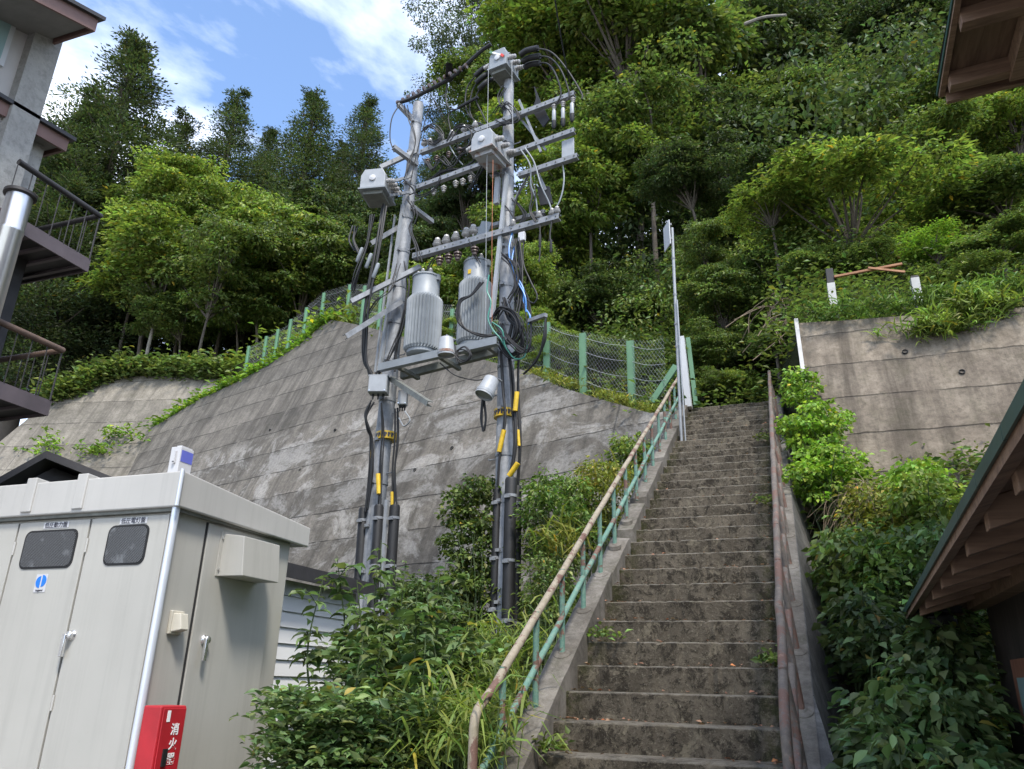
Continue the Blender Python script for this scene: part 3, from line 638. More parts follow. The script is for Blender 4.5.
# insulators on the arms
for px, py in ((430, 147), (441, 143), (452, 139), (464, 134), (475, 130), (424, 148)): insulator(PP(px, py-1, .17), UP, .95, 'porcelain', par=aA)
for px, py in ((428, 158), (437, 155), (449, 151), (460, 147)): insulator(PP(px, py, .19), -UP, .8, 'brown porcelain', par=aA)
for px, py in ((434, 186), (444, 183), (456, 178), (463, 176), (471, 173)): insulator(PP(px, py+2, .17), -UP, .85, 'porcelain', par=aB)
for px, py in ((437, 250), (446, 247), (455.5, 244), (466, 240), (473, 237)): insulator(PP(px, py-1, .17), UP, 1.25, 'porcelain', par=aD)
for px, py in ((440, 253), (449, 250.5), (458, 248), (475, 243)): insulator(PP(px, py+2, .17), -UP, 1.15, 'brown porcelain', par=aD)
for px, py in ((513, 230), (539, 222), (552, 219), (557, 217)): insulator(PP(px, py-2, .2), UP, .9, 'porcelain', par=aD)
for px, py in ((554, 101), (563, 98), (573, 94)): insulator(PP(px, py+3, .2), -UP, .7, 'porcelain', par=aA)

# fuse tubes hanging at the right end
for px, py in ((554, 110), (563, 108), (572, 103)):
    a = PP(px, py, .22); t = thing('fuse_tube', a, 'pale cut-out fuse tube with black foot between the two upper arms, %s of three' % {554: 'leftmost', 563: 'middle', 572: 'rightmost'}[px], 'fuse', 'cut-out fuses on the upper right arm ends')
    m = MB(); m.lathe(a, -UP, [(.02, 0), (.03, .02), (.03, .2), (.022, .22)], 12); m.build('tube', 'equipment light', t)
    m = MB(); m.lathe(a-UP*.2, -UP, [(.034, 0), (.034, .09), (.015, .13)], 12); m.build('foot', 'black rubber', t)
# white plate, small plates
o = MB(); o.obox(PP(568, 148, .14), PE*.095, PN*.012, UP*.145); tag(o.build('marker_plate', 'equipment light', bevel=.004), 'pale rectangular plate standing at the right end of the third arm', 'plate')
o = MB(); o.obox(PP(484, 230, -.1), PE*.09+UP*.04, PN*.012, UP*.13-PE*.05); tag(o.build('marker_plate', 'equipment grey', bevel=.004), 'grey tilted plate behind the lower long cross arm', 'plate')
o = MB(); o.obox(PP(522, 237, .2), PE*.05, PN*.03, UP*.07); tag(o.build('terminal_block', 'white plastic', bevel=.01), 'small white terminal block right of the pole under the lower arm', 'box')
def sheet(pts, off, lab):
    m = MB(); n = len(pts); P = [PP(*q, off) for q in pts]; m.add(P+[p-PN*.03 for p in P], [tuple(range(n)), tuple(range(2*n-1, n-1, -1))]+[((i+1) % n, i, i+n, (i+1) % n+n) for i in range(n)])
    tag(m.build('cable_guard', 'black rubber'), lab, 'guard')
sheet([(534, 86), (538, 96), (549, 119), (543, 127), (532, 111), (536, 98)], .08, 'black rubber guard flap beside the top of the right pole')
sheet([(537, 187), (549, 186), (552, 203), (540, 205)], .1, 'black guard sheet above the lower arm at right')
sheet([(530, 212), (545, 213), (538, 228), (535, 222)], .05, 'black guard sheet hanging below the lower arm')

def switch_box(c, ex, ey, hx, hy, hz, label, rust, nb, side, capmat='equipment grey', rope=None, tilt=0):
    t = thing('pole_switch', c, label, 'switch box'); ex = ex.normalized(); ey = ey.normalized()
    m = MB(); c = Vector(c)
    # chamfered tank: outline in ex/UP extruded along ey
    out = [(-hx, -hz), (hx, -hz), (hx, hz*.35), (hx*.72, hz), (-hx*.72, hz), (-hx, hz*.35)]
    n = len(out); V = [c+ex*a+UP*b-ey*hy for a, b in out]+[c+ex*a+UP*b+ey*hy for a, b in out]
    m.add(V, [tuple(range(n)), tuple(range(2*n-1, n-1, -1))]+[((i+1) % n, i, i+n, (i+1) % n+n) for i in range(n)], 0)
    body = m.build('tank', [capmat], t, bevel=.008)
    m = MB(); m.obox(c-UP*(hz+.012), ex*(hx+.02), ey*(hy+.02), UP*.012); m.build('base_flange', 'rusty box' if rust else 'equipment grey', t)
    m = MB(); m.obox(c-UP*(hz+.055), ex*(hx*.8), ey*(hy*.8), UP*.03); m.build('underside', 'rusty box' if rust else 'dark galvanised', t)
    for sgn in side:
        for k in range(nb):
            p = c+ex*sgn*hx+ey*(-hy*.65+hy*1.3*k/(nb-1))+UP*(-hz*.1+.0*k); ax = (ex*sgn+UP*-.12).normalized()
            m = MB(); m.lathe(p, ax, [(.03, -.01), (.03, .03), (.045, .035), (.045, .05), (.03, .055), (.042, .07), (.042, .085), (.028, .09), (.036, .105), (.034, .13), (.016, .14)], 12); m.build('bushing', 'porcelain', t)
    m = MB(); m.lathe(c-ey*0+ey*(hy)+UP*0, ey, [(.05, 0), (.05, .02), (.02, .03)], 14); m.build('gauge', 'white plastic', t)
    for s_ in (-1, 1):
        m = MB(); m.lathe(c+ex*s_*hx*.5+UP*hz, UP, [(.02, 0), (.02, .03), (.03, .035), (.03, .05)], 10); m.build('lifting_lug', 'galvanised steel', t)
    return t, c
t1, c1 = switch_box(PP(504, 66, .1), PE, PN, .155, .2, .17, 'grey switch box at the very tip of the right pole with black sleeved cables', False, 3, (1, -1))
m = MB(); m.beam(c1+PN*.22+PE*.11+UP*.14, c1+PN*.22-PE*.11-UP*.02, .025, .012, tuple(PN)); m.build('handle_bar', 'white ink', t1)
m = MB(); m.beam(c1+PN*.22-PE*.07-UP*.0+UP*.02, c1+PN*.22-PE*.12-UP*.04, .04, .014, tuple(PN)); m.build('handle_tip', 'red paint tip', t1)
m = MB(); m.beam(c1+PN*.22+PE*.14+UP*.17, c1+PN*.22+PE*.09+UP*.12, .04, .014, tuple(PN)); m.build('handle_end', 'fence green', t1)
t2, c2 = switch_box(PP(491, 149, .42), PE, PN, .18, .26, .155, 'grey switch box with rusty flank and underside, midway up the right pole', True, 3, (-1, 1), 'equipment light')
m = MB(); m.beam(c2+PN*.25-PE*.02+UP*.02, c2+PN*.25-PE*.09-UP*.06, .03, .014, tuple(PN)); m.build('handle_tip', 'red paint tip', t2)
m = MB(); m.beam(c2+PN*.25+PE*.07-UP*.05, c2+PN*.25+PE*.0+UP*.04, .03, .014, tuple(PN)); m.build('handle_bar', 'white ink', t2)
t3, c3 = switch_box(PP(378, 187, .55), (PE+PN*.35), (PN-PE*.35), .20, .24, .17, 'grey domed switch box hanging left of the left pole', False, 4, (-1,), 'equipment light')
m = MB()
for px0, py0, px1, py1, o0, o1 in ((390, 182, 412, 176, .5, .1), (388, 196, 410, 192, .5, .1)): m.beam(PP(px0, py0, o0), PP(px1, py1, o1), .05, .04)
m.build('bracket', 'galvanised steel', t3)

# transformers on their platform
def transformer(cx, ybot, yfin, ytop, rfin, off, label):
    b = PP(cx, ybot, off); ftop = PP(cx, yfin, off); top = PP(cx, ytop, off); b = Vector((b.x, b.y, b.z)); zf, zt = ftop.z, top.z
    t = thing('transformer', b, label, 'transformer', 'pole transformers on the platform')
    n = 34; V = []; Fc = []
    rr = rfin*.86
    for (z, k) in ((b.z+.03, 0), (b.z+.07, 1), (zf-.05, 1), (zf, 0)):
        for i in range(2*n):
            a = 2*pi*i/(2*n); r = rfin if (i % 2 and k) else rr
            V.append((b.x+r*cos(a), b.y+r*sin(a), z))
    N2 = 2*n
    for j in range(3):
        for i in range(N2): Fc.append((j*N2+i, j*N2+(i+1) % N2, (j+1)*N2+(i+1) % N2, (j+1)*N2+i))
    Fc.append(tuple(range(N2-1, -1, -1))); Fc.append(tuple(range(3*N2, 4*N2)))
    m = MB(); m.add(V, Fc); m.build('finned_tank', 'equipment grey', t)
    m = MB(); m.lathe((b.x, b.y, b.z-.05), UP, [(rr*.8, 0), (rr*.95, .03), (rr*.95, .1)], 28); m.build('tank_bottom', 'equipment grey', t)
    m = MB(); rc = rfin*.76; hh = zt-zf; m.lathe((b.x, b.y, zf-.002), UP, [(rr, 0), (rc, .03), (rc, hh*.86), (rc*1.06, hh*.87), (rc*1.06, hh*.93), (rc*.8, hh), (.02, hh*1.02)], 28); m.build('tank_cap', 'equipment grey', t)
    for s_, q in ((-.6, .3), (.0, .5), (.6, .3)):
        o = insulator(Vector((b.x, b.y, zt-.03))+PE*s_*rc*.9+PN*q*rc, UP, .75, 'porcelain'); o.parent = t; o.matrix_parent_inverse = Matrix.Translation(-t.location)
    for s_ in (-1, 1):
        m = MB(); p = Vector((b.x, b.y, zt-.07))+PE*s_*(rc+.012); m.obox(p, PE*.018, PN*.03, UP*.045); m.build('lifting_lug', 'equipment grey', t)
    return t, b, rc, zf, zt
tr1 = transformer(421.5, 354, 300, 278, .27, .1, 'left grey finned can transformer with white insulators on its lid')
tr2 = transformer(473.5, 347, 284, 263, .25, -.05, 'right grey finned can transformer, partly behind the right pole')
m = MB(); m.obox(Vector((tr2[1].x, tr2[1].y, tr2[3]+.10))+PN*(tr2[2]+.004), PE*.025, PN*.003, UP*.035); m.build('rating_plate', 'yellow sleeve', tr2[0])
plat = []
for off, (a0, a1) in ((.36, ((380, 368), (498, 341))), (-.18, ((402, 376), (503, 350)))):
    m = MB(); m.angle(PP(*a0, off), PP(*a1, off), .08, .11, .012); plat.append(m.build('platform_beam', 'dark galvanised' if off < 0 else 'equipment grey', PL))
for px, py in ((398, 367), (440, 357), (487, 346)):
    m = MB(); a = PP(px, py, .33); m.beam(a-UP*.0, a-PN*.5, .06, .05); m.build('platform_joist', 'dark galvanised', PL)
# hooded cylinders
def hood(p, ax, r, L, label, rim):
    t = thing('hood', p, label, 'hood'); m = MB(); ax = Vector(ax).normalized()
    m.lathe(p, ax, [(r*.75, 0), (r*.82, .01), (r*.95, L*.75), (r, L*.8), (r, L), (r*.92, L), (r*.86, L*.7)], 24); m.build('cover', 'equipment light', t)
    m = MB(); m.lathe(Vector(p)+ax*L*.76, ax, [(r*1.03, 0), (r*1.03, L*.14)], 24); m.build('rim', rim, t)
    m = MB(); m.tube([Vector(p)-ax*.0, Vector(p)-ax*.04, Vector(p)-ax*.05-PN*.2], .014, 8); m.build('bracket', 'galvanised steel', t)
hood(PP(446.5, 338, .6), -UP-PN*.05, .115, .25, 'grey hooded cylinder with faded pink rim in front of the transformer platform', 'rusty box')
hood(PP(492, 379, .5), -UP+PN*.35+PE*.25, .12, .27, 'grey open-bottomed hood tilted beside the right pole below the platform', 'equipment light')
# junction boxes
def jbox(c, ex, hx, hy, hz, label):
    t = thing('junction_box', c, label, 'junction box'); ey = Vector((-ex.y, ex.x, 0)); 
    if ey.dot(PN) < 0: ey = -ey
    m = MB(); m.obox(c, ex*hx, ey*hy, UP*hz); m.build('case', 'equipment light', t, bevel=.008)
    m = MB(); m.obox(c+ey*(hy+.008), ex*(hx*.94), ey*.007, UP*hz*.95); m.build('lid', 'equipment light', t, bevel=.004)
    m = MB(); m.obox(c+UP*(hz+.006), ex*(hx*1.06), ey*(hy*1.08), UP*.008); m.build('rain_cover', 'equipment light', t)
    for k in (-1, 0, 1):
        m = MB(); m.lathe(c-UP*hz+ex*k*hx*.55, -UP, [(.018, 0), (.018, .03), (.011, .035), (.011, .08)], 10); m.build('gland', 'black rubber', t)
    for k in (-1, 1):
        m = MB(); m.lathe(c+ey*(hy+.014)+ex*hx*.8*k-UP*hz*.8, ey, [(.008, 0), (.008, .006)], 8); m.build('screw', 'chrome', t)
jx_ = (PE*.9+PN*.43).normalized()
jbox(PP(379, 386, .34), jx_, .135, .09, .125, 'pale grey junction box fixed to the left pole below the platform')
jbox(PP(403, 399, .2), jx_, .062, .05, .10, 'smaller light grey box just right of the junction box on the left pole')

# cable sleeves, bands, ties
def sleeve(px0, py0, px1, py1, off, r, label, grp='black cable guard pipes on the poles'):
    a, b = PP(px0, py0, off), PP(px1, py1, off); t = thing('guard_pipe', b, label, 'pipe', grp)
    m = MB(); m.lathe(b, a-b, [(r, 0), (r, (a-b).length-.03), (r*.85, (a-b).length)], 18); m.build('pipe', 'black rubber', t)
    for k in (.1, .42, .7):
        q = b.lerp(a, 1-k); m = MB(); m.lathe(q, a-b, [(r*1.08, 0), (r*1.08, .035)], 18); m.obox(q+PE*-.0+PN*(r+.01), PE*.04, PN*.012, UP*.018); m.build('clamp', 'galvanised steel', t)
sleeve(497.5, 487, 492, 668, .12, .052, 'narrow black cable guard on the left flank of the right pole')
sleeve(511, 478, 506, 690, .17, .075, 'thickest black cable guard at the front of the right pole')
sleeve(517, 486, 515, 690, .0, .06, 'black cable guard behind the thickest one, right flank of the right pole')
sleeve(364, 508, 354, 655, .1, .07, 'black cable guard on the left flank of the left pole')
sleeve(379, 505, 370, 660, .2, .065, 'slim black cable guard at the front of the left pole')
sleeve(395, 505, 385, 660, .1, .072, 'black cable guard on the right flank of the left pole')
m = MB(); m.beam(PP(374, 505, .16), PP(362, 655, .16), .06, .04, tuple(PN)); tag(m.build('conduit_pipe', 'galvanised steel'), 'flat galvanised strip between the black cable guards of the left pole', 'conduit')
m = MB(); m.beam(PP(387, 500, .15), PP(377, 655, .15), .05, .04, tuple(PN)); tag(m.build('conduit_pipe', 'equipment light'), 'light grey conduit beside the black guard at the left pole foot', 'conduit')
m = MB(); m.beam(PP(403, 205, .12), PP(379, 372, .16), .045, .05, tuple(PN)); m.beam(PP(395, 215, .08), PP(375, 372, .2), .02, .03, tuple(PN)); tag(m.build('conduit_pipe', 'equipment light'), 'long pale conduit strip up the left side of the left pole', 'conduit')
m = MB(); m.beam(PP(507, 175, .14), PP(492, 318, .2), .055, .05, tuple(PN)); tag(m.build('conduit_pipe', 'equipment light'), 'long pale conduit strip down the front left of the right pole', 'conduit')
m = MB(); m.beam(PP(498, 178, .12), PP(496.5, 204, .12), .075, .06, tuple(PN)); tag(m.build('conduit_pipe', 'equipment light'), 'short pale tube on the right pole under the rusty box', 'conduit')
def ysleeve(px0, py0, px1, py1, off, r, label):
    m = MB(); m.tube([PP(px0, py0, off), PP(px1, py1, off)], r, 12); tag(m.build('yellow_sleeve', 'yellow sleeve'), label, 'cable sleeve', 'yellow cable sleeves')
ysleeve(517, 392, 515, 411, .22, .032, 'yellow sleeve on the cable just above the yellow band of the right pole')
ysleeve(504, 430, 499, 452, .2, .032, 'yellow sleeve on the front left cable of the right pole')
ysleeve(518, 430, 519, 446, .15, .02, 'thin yellow sleeve at the right edge of the right pole')
ysleeve(518, 463, 509, 476, .2, .034, 'slanting yellow sleeve right above the black guard of the right pole')
ysleeve(372, 441, 371, 458, .12, .022, 'small yellow sleeve on the left edge of the left pole')
ysleeve(378, 474, 379, 494, .22, .034, 'largest yellow sleeve at the front of the left pole')
ysleeve(392, 492, 392, 505, .15, .022, 'thin yellow sleeve low on the right edge of the left pole')
for (px, py, r, lab, P_) in ((386.5, 437, .155, 'yellow warning band wrapped round the left pole', 'l'), (505, 414.5, .15, 'yellow warning band wrapped round the right pole', 'r')):
    m = MB(); c = PP(px, py, 0); m.lathe(c-UP*.055, UP, [(r, 0), (r, .11)], 24); o = m.build('warning_band', 'yellow sleeve'); tag(o, lab, 'band')
    m = MB()
    for k in range(7):
        a = -pi/2+.2+(k-3)*.32-.15; p = c+Vector((cos(a)*r*1.006, sin(a)*r*1.006, 0)); tx = Vector((-sin(a), cos(a), 0)); nr = Vector((cos(a), sin(a), 0))
        m.obox(p, tx*.012, nr*.002, UP*.032); m.obox(p+tx*.02+UP*.01, tx*.006, nr*.002, UP*.014)
    sub(m.build('black_marks', 'black ink'), o)

# cables
def cable(pts, r, label, mat='black rubber', cat='cable', name='cable', grp=None, ns=8):
    P = [PP(p[0], p[1], p[2] if len(p) > 2 else .15) for p in pts]; m = MB(); m.tube(curve(P, ns) if len(P) > 2 else P, r, 7)
    return tag(m.build(name, mat), label, cat, grp)
bigc = cable([(491, 44, .2), (480, 52, .2), (466, 65, .2), (455, 75, .2), (440, 84, .2), (425, 92, .2), (410, 99, .25), (398, 103, .3)], .033, 'thick black cable bundle sagging from the tip of the right pole to the left pole')
for u in np.linspace(0, 1, 14):
    p = PP(466+(398-466)*u, 66+37*u, .22); m = MB(); m.lathe(p-PE*.015, PE, [(.045, 0), (.045, .03)], 10); sub(m.build('cable_tie', 'brown porcelain'), bigc)
m = MB(); 
for k in range(5): m.lathe(PP(449, 80-k*3.5, .2), UP, [(.03, 0), (.065, .015), (.03, .03)], 12)
tag(m.build('line_insulator', 'black rubber'), 'dark ribbed insulator standing on the black cable bundle against the sky', 'insulator')
for i, (a, b, c, d, e) in enumerate([((520, 55), (534, 48), (551, 52), (566, 68), (581, 92)), ((522, 62), (536, 56), (550, 58), (561, 70), (569, 92)), ((524, 68), (536, 63), (548, 64), (556, 75), (561, 93))]):
    nm = ('upper', 'middle', 'lower')[i]
    m = MB(); m.tube(curve([PP(*a, .25-.1*i), PP((a[0]+b[0])/2, (a[1]+b[1])/2-1, .25-.1*i), PP(b[0]+4, b[1], .25-.1*i)], 5), .045, 12)
    tag(m.build('cable_sleeve', 'black rubber'), nm+' black insulating sleeve bending right from the topmost switch box', 'cable sleeve')
    cable([(b[0], b[1], .25-.1*i), (*c, .25-.1*i), (*d, .25), (*e, .22), (e[0]+1-i*3, e[1]+7+i*2, .22)], .012, nm+' black jumper cable arching right from the topmost switch box')
    a2, b2, c2_, d2 = [((489, 66), (478, 73), (467, 88), (466, 108)), ((490, 73), (479, 80), (472, 92), (470, 112)), ((491, 80), (482, 86), (476, 98), (482, 113))][i]
    m = MB(); m.tube(curve([PP(*a2, .2-.1*i), PP((a2[0]+b2[0])/2, (a2[1]+b2[1])/2-1, .2), PP(b2[0]-3, b2[1]+3, .2)], 5), .042, 12)
    tag(m.build('cable_sleeve', 'black rubber'), nm+' black insulating sleeve drooping left from the topmost switch box', 'cable sleeve')
    cable([b2, c2_, d2, (d2[0]+8, d2[1]+12), (d2[0]+24, d2[1]+20-i*4)], .012, nm+' black jumper cable curling down left of the right pole tip')
cable([(400, 104, .3), (392, 118, .4), (390, 138, .4), (394, 152, .4)], .010, 'thin black cable hanging in an arc left of the left pole top')
cable([(431, 92), (430, 104), (426, 118), (420, 140), (413, 170), (409, 190)], .008, 'thin cable crossing the upper left pole diagonally')
cable([(447, 84), (446, 98), (449, 108), (457, 109), (466, 103)], .012, 'black cable looping below the sagging bundle')
cable([(457, 109), (449, 114), (450, 128), (456, 142), (463, 156)], .010, 'black drop cable above the first cross arm')
cable([(458, 108, .2), (467, 103, .2), (478, 97, .2)], .025, 'short thick black cable joint between the poles')
cable([(409, 195), (420, 190), (432, 181), (441, 168), (446, 158)], .010, 'thin black cable rising from the left pole to the first arm')
cable([(448, 142), (452, 150), (457, 158), (463, 165)], .010, 'grey jumper wire below the first arm', 'equipment grey')
for i, (px, lab) in enumerate(((486.5, 'pale green pull cord hanging left of the right pole'), (492, 'orange pull cord hanging from the rusty switch box'), (512, 'pale cord dropping from the topmost switch box'))):
    y0_, y1_ = ((66, 330), (160, 322), (60, 130))[i]; cable([(px+2-i, y0_, .6), (px, (y0_+y1_)/2, .6), (px-1+i, y1_, .6)], .0035, lab, ('equipment light', 'orange rope', 'equipment light')[i], 'cord', 'cord')
r0 = random.Random(5)
# bunches
def bunch(path, n, spread, r, lab, mat='black rubber', grp=None):
    """one harness: several strands bound together, a single cable loom"""
    m = MB()
    for k in range(n):
        dx, dy, do = r0.uniform(-spread, spread), r0.uniform(-spread, spread)*.4, r0.uniform(-.05, .05)
        P = [PP(p[0]+dx+r0.uniform(-1.2, 1.2), p[1]+dy+r0.uniform(-1.5, 1.5), (p[2] if len(p) > 2 else .2)+do) for p in path]; m.tube(curve(P, 6), r*r0.uniform(.8, 1.2), 6)
    return tag(m.build('cable_loom', mat), lab, 'cable loom')
bunch([(385, 205, .5), (378, 250, .6), (369, 300, .6), (366, 335, .5), (367, 360, .45), (372, 374, .4)], 5, 2.2, .014, 'bundle of black cables falling from the left switch box to the junction box')
bunch([(372, 215, .7), (366, 245, .7), (357, 270, .75), (352, 290, .7)], 4, 2.5, .010, 'loose dark cables drooping from the left switch box')
for i, (x, y) in enumerate(((366, 268), (357, 262), (373, 278))):
    m = MB(); a = PP(x, y, .65); m.lathe(a, UP-PE*.35, [(.02, 0), (.03, .02), (.03, .22), (.02, .24)], 10); tag(m.build('cable_joint', 'equipment grey'), ('middle', 'highest', 'lowest')[i]+' grey cable joint on the loose cables left of the left pole', 'cable joint')
bunch([(405, 310, .2), (400, 330, .2), (392, 348, .25), (385, 362, .3), (376, 374, .35)], 5, 3, .010, 'dark cables curling down the left pole into the junction box')
bunch([(404, 262, .15), (408, 285, .15), (404, 315, .15), (397, 345, .15), (395, 372, .15)], 3, 2, .010, 'thin cables running down the right edge of the left pole')
bunch([(371, 402, .35), (365, 415, .35), (367, 428, .3), (371, 440, .22), (370, 470, .18), (366, 510, .14)], 5, 2.2, .011, 'black cables from the junction box down the left edge of the left pole')
bunch([(381, 402, .32), (383, 430, .22), (380, 460, .2), (380, 505, .2)], 3, 1.5, .010, 'cables running down the front of the left pole into the guard')
bunch([(397, 408, .15), (397, 440, .14), (394, 470, .14), (395, 508, .12)], 3, 1.6, .012, 'dark cables down the right edge of the left pole')
cable([(405, 411, .2), (410, 420, .22), (404, 426, .2), (399, 418, .18)], .010, 'small grey cable loop under the smaller box', 'equipment light')
bunch([(517, 240, .2), (520, 270, .22), (520, 300, .25), (514, 325, .28), (510, 345, .25)], 5, 4, .012, 'tangled black cables on the right face of the right pole')
bunch([(505, 300, .2), (512, 318, .3), (522, 330, .35), (524, 345, .3), (514, 356, .25), (505, 348, .25), (500, 335, .25)], 7, 4.5, .012, 'knot of coiled black cables around the right pole at transformer height')
bunch([(500, 325, .2), (510, 340, .35), (524, 352, .3), (530, 335, .3), (528, 305, .25), (520, 285, .2)], 5, 3.5, .010, 'loose loops of dark cable right of the cable knot')
bunch([(508, 350, .2), (512, 380, .18), (513, 410, .17), (514, 445, .18), (510, 478, .17)], 4, 2, .013, 'black cables down the middle of the right pole into the guard')
bunch([(501, 352, .16), (503, 390, .15), (504, 420, .15), (499, 455, .15), (498, 487, .12)], 2, 1, .016, 'thick black cables down the left face of the right pole')
bunch([(519, 350, .1), (518, 395, .12), (520, 440, .12), (518, 486, .05)], 3, 1.4, .012, 'black cables on the right edge of the right pole')
bunch([(482, 283, .25), (472, 295, .3), (460, 302, .35), (458, 318, .35), (466, 330, .35), (482, 336, .3), (500, 335, .2)], 3, 1.2, .014, 'dark cable looped around the front of the right transformer')
bunch([(546, 318, .4), (545, 340, .38), (537, 360, .3), (524, 373, .2)], 2, .8, .014, 'black cable hanging from the small bracket right of the right pole')
m = MB(); m.beam(PP(529, 321, .3), PP(546, 315, .42), .05, .05); m.build('bracket_arm', 'galvanised steel', PR)
bunch([(454, 345, .5), (456, 356, .5), (464, 362, .5), (470, 355, .5), (464, 348, .5), (457, 352, .5), (458, 362, .5)], 3, 1., .011, 'coil of black cable hanging below the platform between the hoods')
cable([(440, 363, .55), (455, 375, .5), (475, 380, .4), (488, 378, .3)], .009, 'thin black cable swagging below the platform')
bunch([(482, 398, .45), (481, 420, .42), (484, 430, .42), (487, 418, .42), (484, 402, .42)], 3, .8, .011, 'narrow hanging loop of black cable beside the tilted hood')
cable([(513, 230), (509, 250, .25), (513, 270, .25), (523, 288, .28), (524, 305, .28), (530, 316, .3), (528, 325, .3)], .012, 'blue cable snaking down the right pole', 'blue cable')
cable([(515, 245), (512, 262, .28), (517, 280, .28), (525, 296, .3), (526, 312, .3)], .010, 'second blue cable beside the first on the right pole', 'blue cable')
cable([(489, 275, .4), (487, 290, .4), (491, 302, .4), (488, 318, .4), (493, 330, .38), (500, 338, .35), (507, 350, .3)], .010, 'green cable winding left of the right pole', 'green cable')
cable([(492, 322, .4), (502, 330, .38), (505, 345, .33), (514, 358, .3), (524, 357, .3), (527, 345, .3)], .009, 'green cable crossing the cable knot', 'green cable')
for i, pts in enumerate([[(521, 150, .3), (530, 165, .3), (531, 185, .25), (536, 200, .2), (538, 222, .2)], [(525, 148, .4), (534, 162, .35), (541, 185, .3), (550, 205, .2), (552, 218, .2)], [(562, 158, .15), (564, 180, .15), (560, 200, .15), (551, 215, .15)], [(528, 176, .15), (520, 190, .2), (515, 205, .2), (513, 228, .2)], [(540, 222, .2), (540, 250, .2), (539, 262, .2)], [(552, 219, .2), (550, 235, .2), (551, 245, .2)], [(525, 225, .2), (523, 260, .2), (530, 280, .25), (537, 295, .25), (534, 303, .25), (527, 300, .25)], [(500, 200, .15), (510, 212, .18), (514, 222, .18), (506, 228, .18)]]):
    cable(pts, .011, ['grey cable from the rusty box bushings to the lower arm', 'outer grey cable arching right from the rusty box', 'grey cable dropping from the pale plate to the lower arm', 'thin cable crossing in front of the right pole below the third arm', 'short black cable hanging from the first right insulator of the lower arm', 'short black cable hanging from the last insulator of the lower arm', 'dark cable with a loop right of the right pole', 'thin black cable wound round the right pole'][i], 'equipment grey' if i < 3 else 'black rubber')
for (x, y, l) in ((540, 235, 'left'), (551, 240, 'right')):
    m = MB(); m.lathe(PP(x, y, .2), -UP, [(.02, 0), (.022, .18), (.012, .2)], 8); tag(m.build('surge_arrester', 'black rubber'), l+' of two slim black arresters under the right end of the lower arm', 'arrester')

bunch([(398, 265, .3), (390, 290, .5), (378, 300, .6), (366, 318, .55)], 3, 2, .008, 'thin wires running from the left pole to the bracket arms')
bunch([(424, 160, .2), (432, 168, .2), (440, 158, .2), (450, 166, .2), (460, 155, .2), (470, 150, .2)], 5, 4, .009, 'messy dark jumper wires under the first arm between the poles')
bunch([(470, 172, .2), (476, 180, .2), (470, 188, .2), (480, 170, .25), (486, 160, .3)], 4, 3, .008, 'dark jumper wires left of the rusty box')
bunch([(404, 180, .3), (412, 188, .2), (420, 196, .2), (436, 190, .2), (442, 176, .2)], 3, 2, .008, 'dark jumper wires at the left end of the second arm')
bunch([(404, 104, .2), (409, 120, .2), (414, 140, .15), (409, 160, .2), (404, 176, .25)], 3, 2.5, .008, 'thin dark wires wound down the upper left pole')
bunch([(422, 132, .2), (428, 126, .2), (436, 130, .2), (440, 138, .2), (432, 143, .2), (424, 140, .2)], 5, 4, .010, 'tangle of dark jumpers beside the left pole at the first arm')
bunch([(450, 140, .2), (458, 128, .2), (468, 126, .2), (476, 134, .2), (470, 146, .2), (459, 150, .2)], 5, 4, .010, 'tangle of dark jumpers above the first arm, near the rusty box')
bunch([(432, 180, .2), (444, 172, .2), (456, 171, .2), (466, 168, .2), (478, 160, .25)], 4, 3, .012, 'dark wires strung along the second arm between the poles')
bunch([(497, 112, .15), (503, 104, .2), (511, 108, .2), (516, 118, .2), (508, 124, .2), (498, 120, .2)], 5, 4, .009, 'wires wound round the right pole at the first arm')
bunch([(505, 88, .2), (500, 98, .2), (503, 108, .2)], 3, 2.5, .009, 'short wires dropping from the topmost switch box to the first arm')
bunch([(512, 200, .15), (519, 206, .2), (524, 216, .2), (517, 226, .2), (508, 232, .2)], 5, 3.5, .009, 'wires knotted on the right pole at the lower arm')
bunch([(527, 180, .2), (532, 195, .2), (528, 210, .2), (534, 222, .2)], 3, 3, .009, 'loose wires between third and lower arms right of the pole')
bunch([(410, 200, .2), (416, 214, .2), (412, 230, .2), (417, 246, .2), (421, 262, .2)], 3, 2.5, .009, 'dark wires down the left pole to the left transformer')
bunch([(426, 276, .15), (431, 262, .15), (437, 256, .2)], 3, 2, .008, 'thin leads from the left transformer lid to the lower arm')
bunch([(478, 262, .1), (473, 252, .15), (470, 243, .2)], 3, 2, .008, 'thin leads from the right transformer lid to the lower arm')
bunch([(505, 255, .2), (515, 265, .25), (519, 285, .25), (512, 300, .25)], 6, 4.5, .011, 'dark cables bunched on the right pole above the knot')
bunch([(496, 318, .25), (503, 308, .3), (514, 312, .35), (521, 325, .35), (516, 340, .3), (503, 343, .28)], 7, 5, .011, 'second coil of black cable over the knot on the right pole')
bunch([(355, 226, .55), (352, 240, .6), (358, 252, .6)], 4, 3, .012, 'dark stubby leads under the left switch box')
# overhead wires leaving the frame
m = MB(); a = atD(577, 110, 10.5); b = atD(549, -40, 7); m.tube([a.lerp(b, k/8)-UP*.25*sin(pi*k/8) for k in range(9)], .009, 6); tag(m.build('overhead_wire', 'black rubber'), 'thin black wire dropping from the top edge in front of the trees', 'wire')

